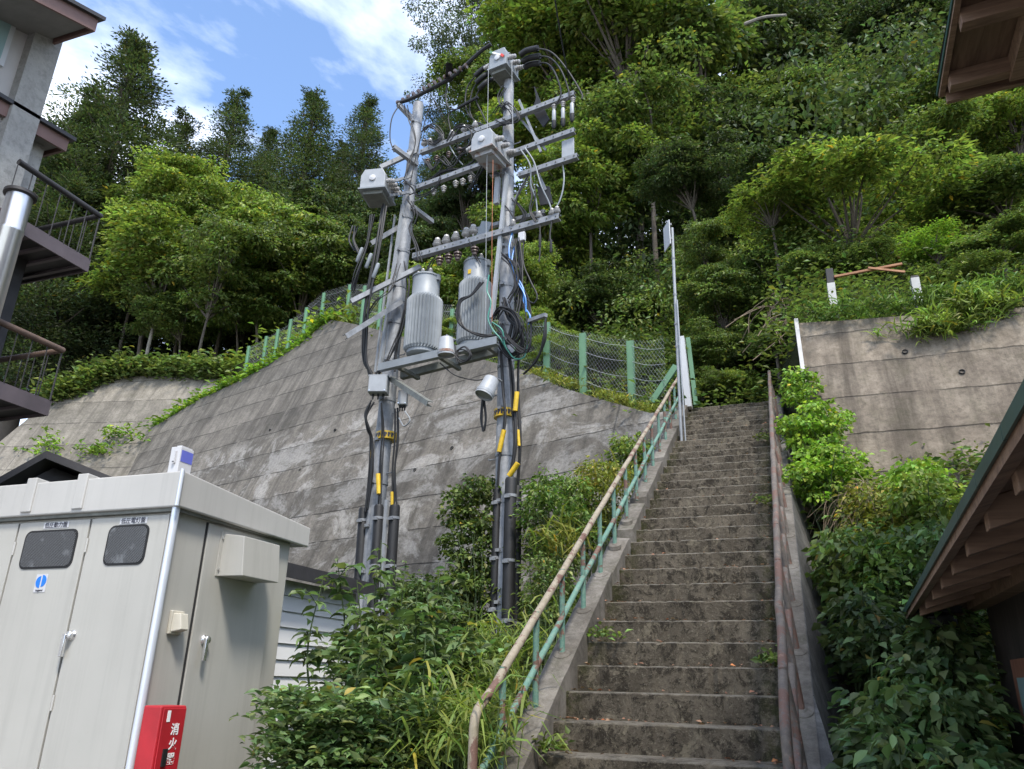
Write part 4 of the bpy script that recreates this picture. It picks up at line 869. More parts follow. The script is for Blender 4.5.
# ------------------------------------------------------------------ grey electrical cabinet
CX, CY, CT = -3.30, 3.49, 2.49      # right front corner, underside of the roof
CL, CB = -6.2, 4.60
cab = thing('electrical_cabinet', (-4.7, 4.0, 0), 'large beige-grey outdoor electrical cabinet with tall doors and an overhanging roof', 'cabinet')
m = MB(); m.box(CL, CX, CY, CB, .12, CT+.01); m.build('body', 'cabinet paint', cab, bevel=.006)
m = MB(); m.box(CL-.03, CX+.03, CY-.03, CB+.03, .0, .12); m.build('plinth', 'curb concrete', cab)
m = MB()
# roof: shallow pitched lid with an overhanging rim
rx0, rx1, ry0, ry1 = CL-.06, CX+.055, CY-.055, CB+.14
m.quadbox([(rx0, ry0, CT), (rx1, ry0, CT), (rx1, ry1, CT-.02), (rx0, ry1, CT-.02), (rx0, ry0, CT+.205), (rx1, ry0, CT+.205), (rx1, ry1, CT+.115), (rx0, ry1, CT+.115)])
m.build('roof', 'cabinet roof paint', cab, bevel=.008)
m = MB(); m.box(rx0+.02, rx1-.02, ry0+.02, ry1-.02, CT-.02, CT+.001); m.build('roof_underside', 'dark galvanised', cab)
for px in (52, 108+0, 0):
    x = {52: -4.40, 108: -3.99, 0: -5.3}[px]; m = MB()
    m.quadbox([(x-.04, ry0-.012, CT+.02), (x+.04, ry0-.012, CT+.02), (x+.04, ry1+.01, CT+.0), (x-.04, ry1+.01, CT+.0), (x-.04, ry0-.012, CT+.235), (x+.04, ry0-.012, CT+.235), (x+.04, ry1+.01, CT+.15), (x-.04, ry1+.01, CT+.15)])
    m.build('roof_seam', 'cabinet roof paint', cab, bevel=.006)
def rounded(m, x0, x1, z0, z1, y, r, th, mi=0):
    pts = []
    for cx, cz, a0 in ((x1-r, z1-r, 0), (x0+r, z1-r, 90), (x0+r, z0+r, 180), (x1-r, z0+r, 270)):
        for k in range(5): a = radians(a0+22.5*k); pts.append((cx+r*cos(a), cz+r*sin(a)))
    n = len(pts); m.add([(p[0], y, p[1]) for p in pts]+[(p[0], y+th, p[1]) for p in pts], [tuple(range(n-1, -1, -1)), tuple(range(n, 2*n))]+[(i, (i+1) % n, (i+1) % n+n, i+n) for i in range(n)], mi)
def handle_front(x, z, parent, face='f'):
    if face == 'f': n, s = Vector((0, -1, 0)), Vector((1, 0, 0)); p = Vector((x, CY-.02, z))
    else: n, s = Vector((1, 0, 0)), Vector((0, 1, 0)); p = Vector((CX+.016, x, z))
    m = MB(); m.lathe(p-n*.01, n, [(.03, 0), (.03, .012), (.022, .02), (.022, .038), (.01, .042)], 20)
    m.obox(p+n*.03-UP*.055-s*.018, s*.012, n*.009, UP*.06); return sub(m.build('handle', 'chrome', None, bevel=.003), parent)
dx = [(-5.62, -5.04), (-5.02, -4.485), (-4.47, -3.91), (-3.895, -3.325)]
for i, (a, b) in enumerate(dx):
    m = MB(); m.box(a, b, CY-.018, CY-.002, .16, CT-.035)
    d = m.build('door', 'cabinet paint', cab, bevel=.003)
    m = MB(); m.box(b-.001, b+.016, CY-.004, CY+.0, .16, CT-.03); sub(m.build('door_gap', 'gap black'), d)
    if i >= 1: handle_front({1: -4.585, 2: -4.0+.12+.0, 3: 0}.get(i, 0) if i < 3 else -3.86, 1.80, d) if i in (1, 3) else None
    if i in (2, 3):
        wx0, wx1, wz0, wz1 = {2: (-4.385, -3.99, 2.185, 2.39), 3: (-3.735, -3.46, 2.19, 2.395), 1: (-4.95, -4.59, 2.17, 2.375)}[i]
        m = MB(); rounded(m, wx0-.012, wx1+.012, wz0-.012, wz1+.012, CY-.022, .045, .012); f_ = sub(m.build('window_frame', 'black rubber'), d)
        m = MB(); rounded(m, wx0, wx1, wz0, wz1, CY-.025, .038, .006); sub(m.build('window', 'mesh window'), d)
        lx = (wx0+wx1)/2+.02; m = MB(); m.box(lx-.1, lx+.1, CY-.021, CY-.0185, 2.412, 2.447); pl = sub(m.build('label_plate', 'white plastic'), d)
        text_mesh('lettering', {2: '低圧動力盤', 3: '低圧電灯盤', 1: '高圧受電盤'}[i], .036, 'black ink', Matrix.Translation((lx, CY-.0225, 2.429)) @ Matrix.Rotation(radians(90), 4, 'X'), pl)
    if i == 2:
        lx, lz = -4.185, 2.10
        m = MB(); m.box(lx-.045, lx+.045, CY-.0205, CY-.0185, lz-.062, lz+.042); em = sub(m.build('emblem_sticker', 'white plastic'), d)
        for s_ in (-1, 1):
            m = MB(); n = 14; pts = []
            for k in range(n+1): a = radians(-90+180*k/n); pts.append((lx+s_*(.006+.034*cos(a)), lz+.034*sin(a)+s_*.003))
            q = len(pts); m.add([(p[0], CY-.0225, p[1]) for p in pts]+[(p[0], CY-.0205, p[1]) for p in pts], [tuple(range(q)), tuple(range(2*q-1, q-1, -1))]+[(k, (k+1) % q, (k+1) % q+q, k+q) for k in range(q)])
            sub(m.build('emblem', 'blue ink'), em)
        text_mesh('lettering', 'togami', .02, 'black ink', Matrix.Translation((lx, CY-.0225, lz-.05)) @ Matrix.Rotation(radians(90), 4, 'X'), em)
handle_front(-3.86, 1.80, bpy.data.objects['door.003'])  if False else None
for i_, (a, b) in enumerate(dx):
    for z in (.6, 1.45, 2.3):
        m = MB(); m.lathe((a+.004, CY-.024, z-.04), UP, [(.006, 0), (.006, .08)], 8); m.build('hinge', 'cabinet roof paint', cab)
# right-hand side
m = MB(); m.box(CX, CX+.012, 3.765, 4.44, .16, CT-.03); sdoor = m.build('side_door', 'cabinet paint', cab, bevel=.003)
m = MB(); m.box(CX-.0, CX+.004, 3.748, 3.762, .16, CT-.03); sub(m.build('door_gap', 'gap black'), sdoor)
handle_front(3.87, 1.80, sdoor, 's')
m = MB(); m.tube([(CX+.02, CY-.025, .1), (CX+.02, CY-.025, CT-.0)], .022, 12); m.tube([(CX+.062, CY-.07, CT-.0), (CX+.062, CY-.07, CT+.21)], .012, 8); m.build('conduit', 'conduit', cab)
# louver box
lb = [atX(*q, CX) for q in ((228, 527), (275, 535), (269, 585), (219, 578))]
m = MB(); y0_, y1_, z0_, z1_ = 3.90, 4.26, 2.165, 2.42
m.quadbox([(CX+.01, y0_, z0_), (CX+.19, y0_, z0_), (CX+.19, y1_, z0_), (CX+.01, y1_, z0_), (CX+.01, y0_, z1_), (CX+.165, y0_, z1_-.02), (CX+.165, y1_, z1_-.02), (CX+.01, y1_, z1_)])
v_ = m.build('vent_hood', 'cabinet paint', cab, bevel=.004)
m = MB(); m.box(CX+.012, CX+.018, y0_-.025, y1_+.02, z0_, z1_+.015); sub(m.build('mounting_flange', 'cabinet paint'), v_)
m = MB()
for z in (z0_+.04, z1_-.03): m.lathe((CX+.02, y0_-.012, z), (1, 0, 0), [(.007, 0), (.007, .006)], 8)
sub(m.build('screw', 'chrome'), v_)
m = MB(); m.quadbox([(CX+.012, 3.585, 1.825), (CX+.075, 3.60, 1.84), (CX+.075, 3.66, 1.84), (CX+.012, 3.665, 1.825), (CX+.012, 3.585, 1.925), (CX+.055, 3.60, 1.925), (CX+.055, 3.66, 1.925), (CX+.012, 3.665, 1.93)]); m.box(CX, CX+.018, 3.575, 3.675, 1.815, 1.94)
m.build('socket_cover', 'beige plastic', cab, bevel=.004)
# extinguisher box
ex0 = atX(162, 706, CX+.20); ey1 = atX(187, 707, CX+.20)
fb = thing('extinguisher_box', (CX+.11, 3.6, .9), 'red fire extinguisher box with white lettering beside the cabinet corner', 'extinguisher box')
Y_a, Y_b, Zt = ex0.y, ey1.y, ex0.z
m = MB(); m.box(CX+.085, CX+.20, Y_a, Y_b, Zt-.66, Zt); m.build('case', 'fire red', fb, bevel=.008)
m = MB(); m.box(CX+.201, CX+.208, Y_a+.012, Y_b-.008, Zt-.65, Zt-.012); fd = m.build('door', 'fire red', fb, bevel=.003)
for p_ in ((CX+.05, .45), (CX+.17, .45)):
    pass
m = MB(); m.box(CX+.10, CX+.19, Y_a+.02, Y_b-.02, .0, Zt-.66); m.build('stand', 'fire red', fb)
RX = Matrix.Rotation(radians(90), 4, 'Z') @ Matrix.Rotation(radians(90), 4, 'X')
wY = Y_b-Y_a
for i, ch in enumerate('消火器'): text_mesh('lettering', ch, .058, 'white ink', Matrix.Translation((CX+.2095, Y_a+wY*.60, Zt-.115-.068*i)) @ RX, fd, bold=.0012)
m = MB(); m.box(CX+.2082, CX+.210, Y_a+wY*.22, Y_a+wY*.34, Zt-.075, Zt-.022); sub(m.build('sticker', 'white ink'), fd)
m = MB(); m.box(CX+.2082, CX+.216, Y_a+wY*.26, Y_a+wY*.42, Zt-.28, Zt-.20); sub(m.build('latch', 'black rubber'), fd)
m = MB(); m.box(CX+.2082, CX+.2095, Y_a+wY*.2, Y_a+wY*.75, Zt-.318, Zt-.308); sub(m.build('caption_strip', 'white ink'), fd)
# device on the roof
dv = thing('roof_sensor', (CX-.03, CY+.1, CT+.16), 'small white box with blue print standing on the cabinet roof corner', 'sensor')
a = atY(170, 470, CY+.08); b = atY(184, 447, CY+.08); wv = b.x-a.x; zt = b.z; zb_ = CT+.17
m = MB(); m.box(a.x, a.x+wv, CY+.06, CY+.17, zb_, zt); m.build('case', 'white plastic', dv, bevel=.004)
m = MB(); m.box(a.x+.035, a.x+.05, CY+.045, CY+.0595, zt-.10, zt-.03); m.lathe((a.x+.043, CY+.055, zt-.10), (0, -1, 0), [(.008, 0), (.008, .01)], 10); m.build('lever', 'white plastic', dv)
m = MB(); m.box(a.x+wv*.45, a.x+wv*.9, CY+.07, CY+.16, zt, zt+.008); m.build('cap', 'white plastic', dv)
m = MB(); m.box(a.x+wv+.0005, a.x+wv+.002, CY+.07, CY+.165, zt-.09, zt-.02); m.build('print_panel', 'blue print', dv)
a = atY(157, 470, CY+.12); m = MB(); m.quadbox([(a.x, CY+.1, CT+.16), (a.x+.055, CY+.1, CT+.16), (a.x+.055, CY+.15, CT+.16), (a.x, CY+.15, CT+.16), (a.x+.012, CY+.1, CT+.25), (a.x+.06, CY+.1, CT+.25), (a.x+.06, CY+.15, CT+.25), (a.x+.012, CY+.15, CT+.25)])
tag(m.build('solar_cell', 'black rubber', bevel=.003), 'small black panel on the cabinet roof left of the white sensor', 'panel')

# ------------------------------------------------------------------ white shed and dark-roofed hut behind
shd = thing('shed', (-5.2, 7, 0), 'white clapboard shed with a dark roof edge behind the grey cabinet', 'shed')
m = MB(); SX = -4.32; k = 0
for z in np.arange(.0, 2.42, .135):
    m.quadbox([(SX-.03, 5.0, z), (SX+.006, 5.0, z), (SX+.006, 7.25, z), (SX-.03, 7.25, z), (SX-.03, 5.0, z+.133), (SX-.010, 5.0, z+.133), (SX-.010, 7.25, z+.133), (SX-.03, 7.25, z+.133)])
m.box(-6.5, SX-.031, 5.0, 7.25, 0, 2.43); m.build('wall', 'shed siding', shd)
m = MB(); m.quadbox([(-6.6, 4.8, 2.95), (SX+.14, 4.8, 2.43), (SX+.14, 7.4, 2.43), (-6.6, 7.4, 2.95), (-6.6, 4.8, 3.03), (SX+.14, 4.8, 2.53), (SX+.14, 7.4, 2.53), (-6.6, 7.4, 3.03)]); m.build('roof', 'dark roof', shd)
m = MB(); m.box(SX+.14, SX+.165, 4.8, 7.4, 2.42, 2.54); m.build('fascia', 'dark roof', shd)
ht = thing('hut', atD(45, 470, 13) - Vector((0, 0, 2)), 'dark hut with a low gabled roof peeking over the cabinet at left', 'hut')
pk, ll, rr_ = atD(45, 458, 12.5), atD(-10, 489, 12.5), atD(95, 478, 12.5)
bk = Vector((-.5, .9, 0)).normalized()*4
def prismroof(m, L, P, R, th, back):
    for a, b in ((L, P), (P, R)): m.quadbox([a, b, b+back, a+back, a+UP*th, b+UP*th, b+back+UP*th, a+back+UP*th])
m = MB(); prismroof(m, ll, pk, rr_+(rr_-pk)*.3, .11, bk); m.build('roof', 'dark roof', ht)
m = MB(); i_ = bk*.08; a, b, c = ll+i_+UP*-.02, pk+i_-UP*.06, rr_+i_-UP*.02; z0v = Vector((0, 0, 1)); lo = lambda p: Vector((p.x, p.y, .0))
m.add([a, b, c, lo(c), lo(a), a+bk*.85, b+bk*.85, c+bk*.85, lo(c+bk*.85), lo(a+bk*.85)], [(0, 1, 2, 3, 4), (9, 8, 7, 6, 5), (4, 3, 8, 9), (2, 7, 8, 3), (0, 4, 9, 5), (1, 6, 7, 2), (0, 5, 6, 1)]); m.build('wall', 'black steel', ht)
m = MB(); cg = pk-UP*.28+(rr_-ll)*0.0; m.lathe(cg-bk.normalized()*.0+i_*.9-UP*.05, -bk, [(.07, 0), (.07, .03), (.05, .04)], 16); m.build('gable_vent', 'dark galvanised', ht)

# ------------------------------------------------------------------ building on the left with black steel balconies
bld = thing('building', (-9, 4.5, 0), 'pale concrete building at the left edge with black steel balconies and brown eaves', 'building')
BX = -7.6
ca, cb = atX(64, 30, BX), atX(47, 4, BX); ya, yb = cb.y, ca.y
yA, yB = atX(6, 119, BX).y, atX(25, 180, BX).y
yr, yl = (ca.y+yB)/2, (cb.y+yA)/2
m = MB(); m.box(BX-.7, BX, yl, yr, 0, 10.5); m.build('column', 'building concrete', bld)
m = MB(); m.box(BX-6, BX-.12, -1.5, yr-.05, 0, 10.5); m.build('wall', 'stucco', bld)
wq = [atX(x_, y_, BX-.11) for x_, y_ in ((0, 66), (22, 5))]
wy1 = wq[1].y; wz0 = min(wq[0].z, wq[1].z)
m = MB(); m.box(BX-.14, BX-.085, wy1-1.3, wy1, wq[0].z, wq[0].z+1.6); fr_ = m.build('window_frame', 'siding white', bld)
m = MB(); m.box(BX-.10, BX-.075, wy1-1.24, wy1-.06, wq[0].z+.06, wq[0].z+1.54); sub(m.build('pane', 'window glass'), fr_)
def eave(c_px, a_px, X, wX, th, back_y, nm='roof'):
    """far corner and a nearer point of a fascia standing at X; roof slab goes back to the wall"""
    c = atX(*c_px, X); a = atX(*a_px, X); d = (a-c).normalized(); e = c+d*8
    m = MB(); m.quadbox([(X-.03, c.y, c.z), (X, c.y, c.z), (X, e.y, e.z), (X-.03, e.y, e.z), (X-.03, c.y, c.z+th), (X, c.y, c.z+th), (X, e.y, e.z+th), (X-.03, e.y, e.z+th)][0:1] + [(X, c.y, c.z), (X, e.y, e.z), (X-.03, e.y, e.z), (X-.03, c.y, c.z+th), (X, c.y, c.z+th), (X, e.y, e.z+th), (X-.03, e.y, e.z+th)])
    m.v[:8] = [(X-.03, e.y, e.z), (X, e.y, e.z), (X, c.y, c.z), (X-.03, c.y, c.z), (X-.03, e.y, e.z+th), (X, e.y, e.z+th), (X, c.y, c.z+th), (X-.03, c.y, c.z+th)]
    f = m.build('fascia', 'brown fascia', bld)
    m = MB(); m.quadbox([(wX, e.y, e.z+.03), (X-.031, e.y, e.z+.03), (X-.031, c.y-.03, c.z+.03), (wX, c.y-.03, c.z+.03), (wX, e.y, e.z+.05), (X-.031, e.y, e.z+.05), (X-.031, c.y-.03, c.z+.05), (wX, c.y-.03, c.z+.05)]); m.build('soffit', 'soffit grey', bld)
    m = MB(); m.box(wX, X-.0, c.y, c.y+.03, c.z, c.z+th); m.build('fascia', 'brown fascia', bld)
    m = MB(); m.quadbox([(wX, e.y, e.z+th), (X+.05, e.y, e.z+th+.002), (X+.05, c.y+.08, c.z+th+.002), (wX, c.y+.08, c.z+th), (wX, e.y, e.z+th+.06), (X+.05, e.y, e.z+th+.05), (X+.05, c.y+.08, c.z+th+.05), (wX, c.y+.08, c.z+th+.06)]); m.build('roof', 'dark roof', bld)
eave((93, 30), (50, 8), BX+.62, BX-2, .2, 0)
eave((64, 150), (36, 134), BX-.05, BX-2.5, .17, 0)
m = MB(); q0, q1 = atX(40, 155, BX-.3), atX(28, 180, BX-.3); m.box(BX-1.2, BX-.25, q1.y-.3, q0.y+.0, 0, q0.z+.4); m.build('rear_wing', 'building concrete', bld)
# balconies
OX = -6.9
def balcony(deck_c, rail_c, zdeck_th, label, ymin, railmat='black steel', inner=OX-1.1):
    dc = atX(*deck_c, OX); rc = atX(*rail_c, OX); t = thing('balcony', dc, label, 'balcony'); yf = dc.y; zd = dc.z; zr = rc.z
    m = MB(); m.box(inner, OX-.02, ymin, yf-.02, zd+.03, zd+.09); m.build('deck', 'black steel', t)
    m = MB(); m.box(OX-.02, OX, ymin, yf, zd, zd+zdeck_th); m.box(inner, OX-.02, yf-.02, yf, zd, zd+zdeck_th); m.box(inner, OX, ymin-.02, ymin, zd, zd+zdeck_th)
    for k in range(5): y = ymin+(yf-ymin)*(k+.5)/5; m.box(inner, OX-.02, y-.02, y+.02, zd+.001, zd+.03)
    m.build('edge_beam', 'deck steel side', t)
    yr_ = rc.y
    m = MB(); m.tube([(OX, ymin, zr), (OX, yf-.02, zr), (inner, yf-.02, zr)], .032, 10); m.build('top_rail', railmat, t)
    n = int((yf-ymin)/.17)
    for k in range(n+1):
        y = ymin+(yf-.02-ymin)*k/n; mm = MB(); mm.tube([(OX, y, zd+zdeck_th), (OX, y, zr)], .006 if k < n else .009, 6, cap=False); mm.build('baluster', 'black steel', t)
    for k in range(1, 6):
        x = OX+(inner-OX)*k/6; mm = MB(); mm.tube([(x, yf-.02, zd+zdeck_th), (x, yf-.02, zr)], .006, 6, cap=False); mm.build('baluster', 'black steel', t)
    return dc, rc
d1, r1 = balcony((88, 272), (99, 215), .15, 'upper black steel balcony beside the stainless flue at left', atX(17, 168, OX).y)
d2, r2 = balcony((48, 416), (64, 351), .16, 'lower black steel balcony with brown handrail at left', 2.8, 'rail brown')
frm = thing('steel_frame', (OX-.5, d2.y, 0), 'dark steel column and brace holding the black balconies', 'frame')
m = MB(); x0 = OX-.55; yq = d2.y-.35; m.box(x0-.06, x0+.06, yq-.06, yq+.06, 0, d1.z+.04); m.box(x0-.09, x0-.061, yq-.08, yq+.08, 0, d1.z+.03); m.build('column', 'black steel', frm)
m = MB(); m.beam((x0-.02, yq-.08, d1.z-.35), (x0-.02, yq-2.2, d2.z+.6), .1, .1); m.beam((x0-.1, yq+.1, d1.z), (x0-1.0, yq-.1, d1.z-.9), .09, .09); m.build('brace', 'black steel', frm)
ch = atX(21, 193, OX+.16); flue = thing('flue_pipe', ch-UP*3, 'shiny stainless flue pipe with dark cap against the pale building', 'flue')
m = MB(); m.lathe((ch.x, ch.y, 1.0), UP, [(.115, 0), (.115, ch.z-1.45), (.12, ch.z-1.44), (.12, ch.z-1.42), (.115, ch.z-1.41), (.115, ch.z-1.05)], 28); m.build('pipe', 'stainless', flue)
m = MB(); m.lathe((ch.x, ch.y, ch.z-.06), UP, [(.10, 0), (.145, .02), (.145, .05), (.13, .06)], 28); m.build('cap', 'black steel', flue)

# ------------------------------------------------------------------ wooden building on the right
hut = thing('wooden_building', (3, 3, 0), 'dark timber building at the right edge with exposed rafters and green-edged roofs', 'building')
def timber_roof(c_px, z, near_px, Xwall, pitch, Ynear, spacing, rw, rh, over_end=.0, Xin=2.2, mats=('eave wood', 'eave board')):
    c = atZ(*c_px, z); a = atZ(*near_px, z); d = Vector((a.x-c.x, a.y-c.y, 0)).normalized(); xr = Vector((-d.y, d.x, 0)); xr = xr if xr.x > 0 else -xr
    rise = math.tan(radians(pitch)); L = (c.y-Ynear); e = c+d*L; run = Xin
    def Q(s, u, h): return c+d*s+xr*u+UP*(u*rise+h)
    m = MB(); m.quadbox([Q(L, .0, .0), Q(L, run, .0), Q(0, run, .0), Q(0, .0, .0), Q(L, .0, .02), Q(L, run, .02), Q(0, run, .02), Q(0, .0, .02)]); m.build('soffit_boards', mats[1], hut)
    m = MB(); m.quadbox([Q(L, -.01, .021), Q(L, run, .021), Q(-.05, run, .021), Q(-.05, -.01, .021), Q(L, .04, .045), Q(L, run, .045), Q(-.05, run, .045), Q(-.05, .04, .045)]); m.build('roof', 'dark roof', hut)
    s = -.055
    while s < L:
        m = MB(); s2 = min(s+.42, L); m.quadbox([Q(s2-.004, -.02, -.012), Q(s2-.004, -.011, -.012), Q(s, -.011, -.012), Q(s, -.02, -.012), Q(s2-.004, -.02, .022), Q(s2-.004, -.011, .022), Q(s, -.011, .022), Q(s, -.02, .022)]); m.build('green_edge', 'eave green metal', hut); s = s2
    m = MB(); m.quadbox([Q(L, -.009, -.04), Q(L, .03, -.04), Q(-.04, .03, -.04), Q(-.04, -.009, -.04), Q(L, -.009, .0), Q(L, .03, .0), Q(-.04, .03, .0), Q(-.04, -.009, .0)]); m.build('eave_board', mats[0], hut)
    s = .1
    while s < L-.1:
        m = MB(); m.quadbox([Q(s+rw, .032, -rh), Q(s+rw, run, -rh), Q(s, run, -rh), Q(s, .032, -rh), Q(s+rw, .032, -.001), Q(s+rw, run, -.001), Q(s, run, -.001), Q(s, .032, -.001)]); m.build('rafter', mats[0], hut, bevel=.004); s += spacing
    m = MB(); m.quadbox([Q(.0, .032, -.12), Q(.0, run, -.12), Q(-.035, run, -.12), Q(-.035, .032, -.12), Q(.0, .032, -.001), Q(.0, run, -.001), Q(-.035, run, -.001), Q(-.035, .032, -.001)]); m.build('barge_board', mats[0], hut)
    return c, d, xr, Q
c, d, xr, Q = timber_roof((907, 612), 2.1, (1024, 412), 1.1, 17, -2.5, .47, .055, .085)
# wall under the lower roof
wc = atY(985, 600, c.y-.42); wc2 = atY(1007, 769, c.y-.42); X1 = wc.x
m = MB(); m.box(X1, X1+3, -3, c.y-.42, 0, 2.28); m.build('wall', 'dark wall wood', hut)
m = MB(); m.box(X1-.09, X1+.0, -3, c.y-.36, 2.08, 2.21); m.build('wall_plate', 'eave wood', hut)
wf = atX(1012, 660, X1-.02); m = MB(); m.box(X1-.03, X1-.002, wf.y-1.5, wf.y, .75, wf.z); fw = m.build('window_frame', 'frame wood', hut)
m = MB(); m.box(X1-.034, X1-.031, wf.y-1.4, wf.y-.09, .85, wf.z-.09); sub(m.build('pane', 'window glass'), fw)
m = MB(); p = atD(940, 622, hypot(c.x, c.y)-.25); m.lathe(p-UP*.0, UP, [(.04, -.05), (.09, -.035), (.10, .0), (.10, .03), (.04, .05)], 20); m.obox(p+UP*.075+Vector((.0, 0, 0)), Vector((.13, 0, 0)), Vector((0, .03, 0)), Vector((0, 0, .02)))
tag(m.build('outdoor_lamp', 'black rubber'), 'round black lamp under the end of the wooden eave', 'lamp')
c2_, d2_, xr2, Q2 = timber_roof((940, 90), 5.9, (955, 0), 2, 3, -2.5, .62, .09, .13, Xin=2.6)
m = MB(); m.box(c2_.x+.62, c2_.x+4, -3, c2_.y-.28, 2.4, 6.1); m.build('upper_wall', 'dark wall wood', hut)
m = MB(); m.quadbox([Q2(8, .42, -.16), Q2(8, .56, -.16), Q2(.1, .56, -.16), Q2(.1, .42, -.16), Q2(8, .42, -.01), Q2(8, .56, -.01), Q2(.1, .56, -.01), Q2(.1, .42, -.01)]); m.build('eave_beam', 'eave wood', hut)
# gable roof mass above so that the building reads as two storeys
m = MB(); m.quadbox([(c2_.x, -3, 6.06), (c2_.x+5, -3, 6.06), (c2_.x+5, c2_.y, 6.06), (c2_.x, c2_.y, 6.06), (c2_.x+1.5, -3, 7.0), (c2_.x+4, -3, 7.0), (c2_.x+4, c2_.y, 7.0), (c2_.x+1.5, c2_.y, 7.0)]); m.build('roof', 'dark roof', hut)

# broken wooden barrier above the right wall
bar = thing('wooden_barrier', (.9, 10.75, 6.4), 'old wooden barrier with black and white posts in the grass above the right wall', 'barrier')
for a, b, lab in (((829, 270), (833, 302), None), ((914, 277), (918, 297), 'leaning short post')):
    p0, p1 = atY(*b, 10.95), atY(*a, 10.95); m = MB(); m.beam(p0-UP*.3, p1, .10, .10, (0, 1, 0)); po = m.build('post', 'black steel', bar, lab, bevel=.006)
    m = MB(); q = p0.lerp(p1, .55 if lab is None else .9); m.beam(p0-UP*.1, q, .104, .104, (0, 1, 0)); sub(m.build('white_band', 'white band paint'), po)
m = MB(); m.beam(atY(834, 277, 10.9), atY(902, 264, 10.95), .045, .035); m.build('rail', 'bar wood', bar, bevel=.006)
m = MB(); m.beam(atY(868, 268, 10.85), atY(905, 272, 10.95), .03, .03); m.build('split_rail', 'bar wood', bar)

# ------------------------------------------------------------------ trees
def proto_broad(seed, leaf, m=230, per=80, rx=1.0, rz=.8, L=.062, cl=(.13, .25), mat='leaf mid', shell=.5, flat=.22, droopk=.3, k=34, wr=.5, bottom=-.92):
    """unit-radius crown and limbs, scaled per tree"""
    global rng; rng = np.random.default_rng(seed); random.seed(seed)
    c = crown_centres(m, rx, rz, shell, bottom=bottom); r = rng.uniform(cl[0], cl[1], m)
    tone = np.clip(rng.normal(1, .2, m), .6, 1.5)
    V, Fc, C = sprays(c, r, per, L, flat, 'quad', droopk, wr, tone=tone)
    o = np_object('crown', V, Fc, C, mat); lm = limbs_mesh(c, (0, 0, -.8), .016, 22, .05).build('limbs', 'bark')
    me, ml = o.data, lm.data; bpy.data.objects.remove(o); bpy.data.objects.remove(lm); return me, ml
PB = {
 'mid': proto_broad(1, 1, mat='leaf mid'), 'mid2': proto_broad(2, 1, m=180, per=90, cl=(.16, .30), L=.078, mat='leaf mid', flat=.15, droopk=.45),
 'bright': proto_broad(3, 1, m=185, per=88, cl=(.16, .30), mat='leaf bright', flat=.12, droopk=.45, L=.075),
 'bright2': proto_broad(4, 1, m=225, per=80, cl=(.13, .24), mat='leaf bright', flat=.2),
 'dark': proto_broad(5, 1, m=250, per=80, cl=(.13, .24), mat='leaf dark'),
 'grey': proto_broad(6, 1, m=240, per=80, cl=(.09, .17), mat='leaf grey', L=.036, flat=.6, droopk=.1),
 'lime': proto_broad(8, 1, m=110, per=80, cl=(.14, .26), mat='leaf lime', flat=.2),
 'fan': proto_broad(9, 1, m=190, per=60, rz=.8, cl=(.12, .24), mat='leaf bright', flat=.08, droopk=.8, L=.072, wr=.36, bottom=-.45),
}
def proto_cedar(seed, mat='leaf cedar', nb=120, per=88, top=.985, wob=.3):
    """unit height conifer: drooping boughs that turn up at the tip, gaps between them"""
    global rng; rng = np.random.default_rng(seed); random.seed(seed); cs = []; rs = []; tn = []; mb = MB()
    mb.tube([(0, 0, 0), (.004, 0, .5), (0, 0, .97)], [.014, .009, .002], 8)
    for i in range(nb):
        h = .12+(top-.12)*(i/nb)**.85+random.gauss(0, .006); a = i*2.399+random.gauss(0, .4); t = (1-h)/.88
        R = min(.15, .006+.225*t**1.12)*random.uniform(1-wob*1.3, 1+wob)
        if h < .5: R *= .95
        b = Vector((0, 0, h-.005)); e = Vector((cos(a)*R, sin(a)*R, h-.16*R+random.gauss(0, .004))); md = b.lerp(e, .6)-UP*.10*R
        path = curve([b, md, e], 4); mb.tube(path, [.0028*(1-.8*k/8) for k in range(9)], 3, cap=False); tb = float(np.clip(random.gauss(1, .25), .5, 1.6))
        n = max(2, int(R/.0125))
        for k in range(n):
            u = .25+.75*(k+.5)/n; p = path[min(7, int(u*8))].lerp(path[min(8, int(u*8)+1)], u*8-int(u*8)) if u < 1 else path[8]
            sp = .028*(1.15-u)*(.5+t); cs.append((p.x+random.gauss(0, sp), p.y+random.gauss(0, sp), p.z+random.gauss(0, .004))); rs.append((.0135+.010*random.random()*(.5+t))*min(1, .45+t*3)); tn.append(tb)
    cs = np.array(cs); rs = np.array(rs); m = len(cs); idx = np.repeat(np.arange(m), per); n = len(idx)
    off = rnd(n, .62)*rs[idx][:, None]; off[:, 2] *= .62; P = cs[idx]+off; D = off/np.maximum(np.linalg.norm(off, axis=1, keepdims=True), 1e-6)+rnd(n, .35); D[:, 2] += .35
    outw = cs[idx].copy(); outw[:, 2] = 0; D += outw/np.maximum(np.linalg.norm(outw, axis=1, keepdims=True), 1e-6)*.4
    L = rng.uniform(.004, .0085, n); tone = (np.clip(rng.normal(1, .15, m), .6, 1.5)*np.array(tn))[idx]
    V, Fc, C = leafmesh(P, D, rnd(n)+[0, 0, .6], L, L*.42, leafcols(n, .22)*tone[:, None], 'quad')
    o = np_object('crown', V, Fc, C, mat); lm = mb.build('trunk', 'bark'); me, ml = o.data, lm.data; bpy.data.objects.remove(o); bpy.data.objects.remove(lm); return me, ml
PCD = [proto_cedar(21, nb=150), proto_cedar(22, nb=115, wob=.4), proto_cedar(23, nb=145, wob=.22, per=80)]
def Hs(x, y):
    h = H(x, y)
    return h if h is not None else 0
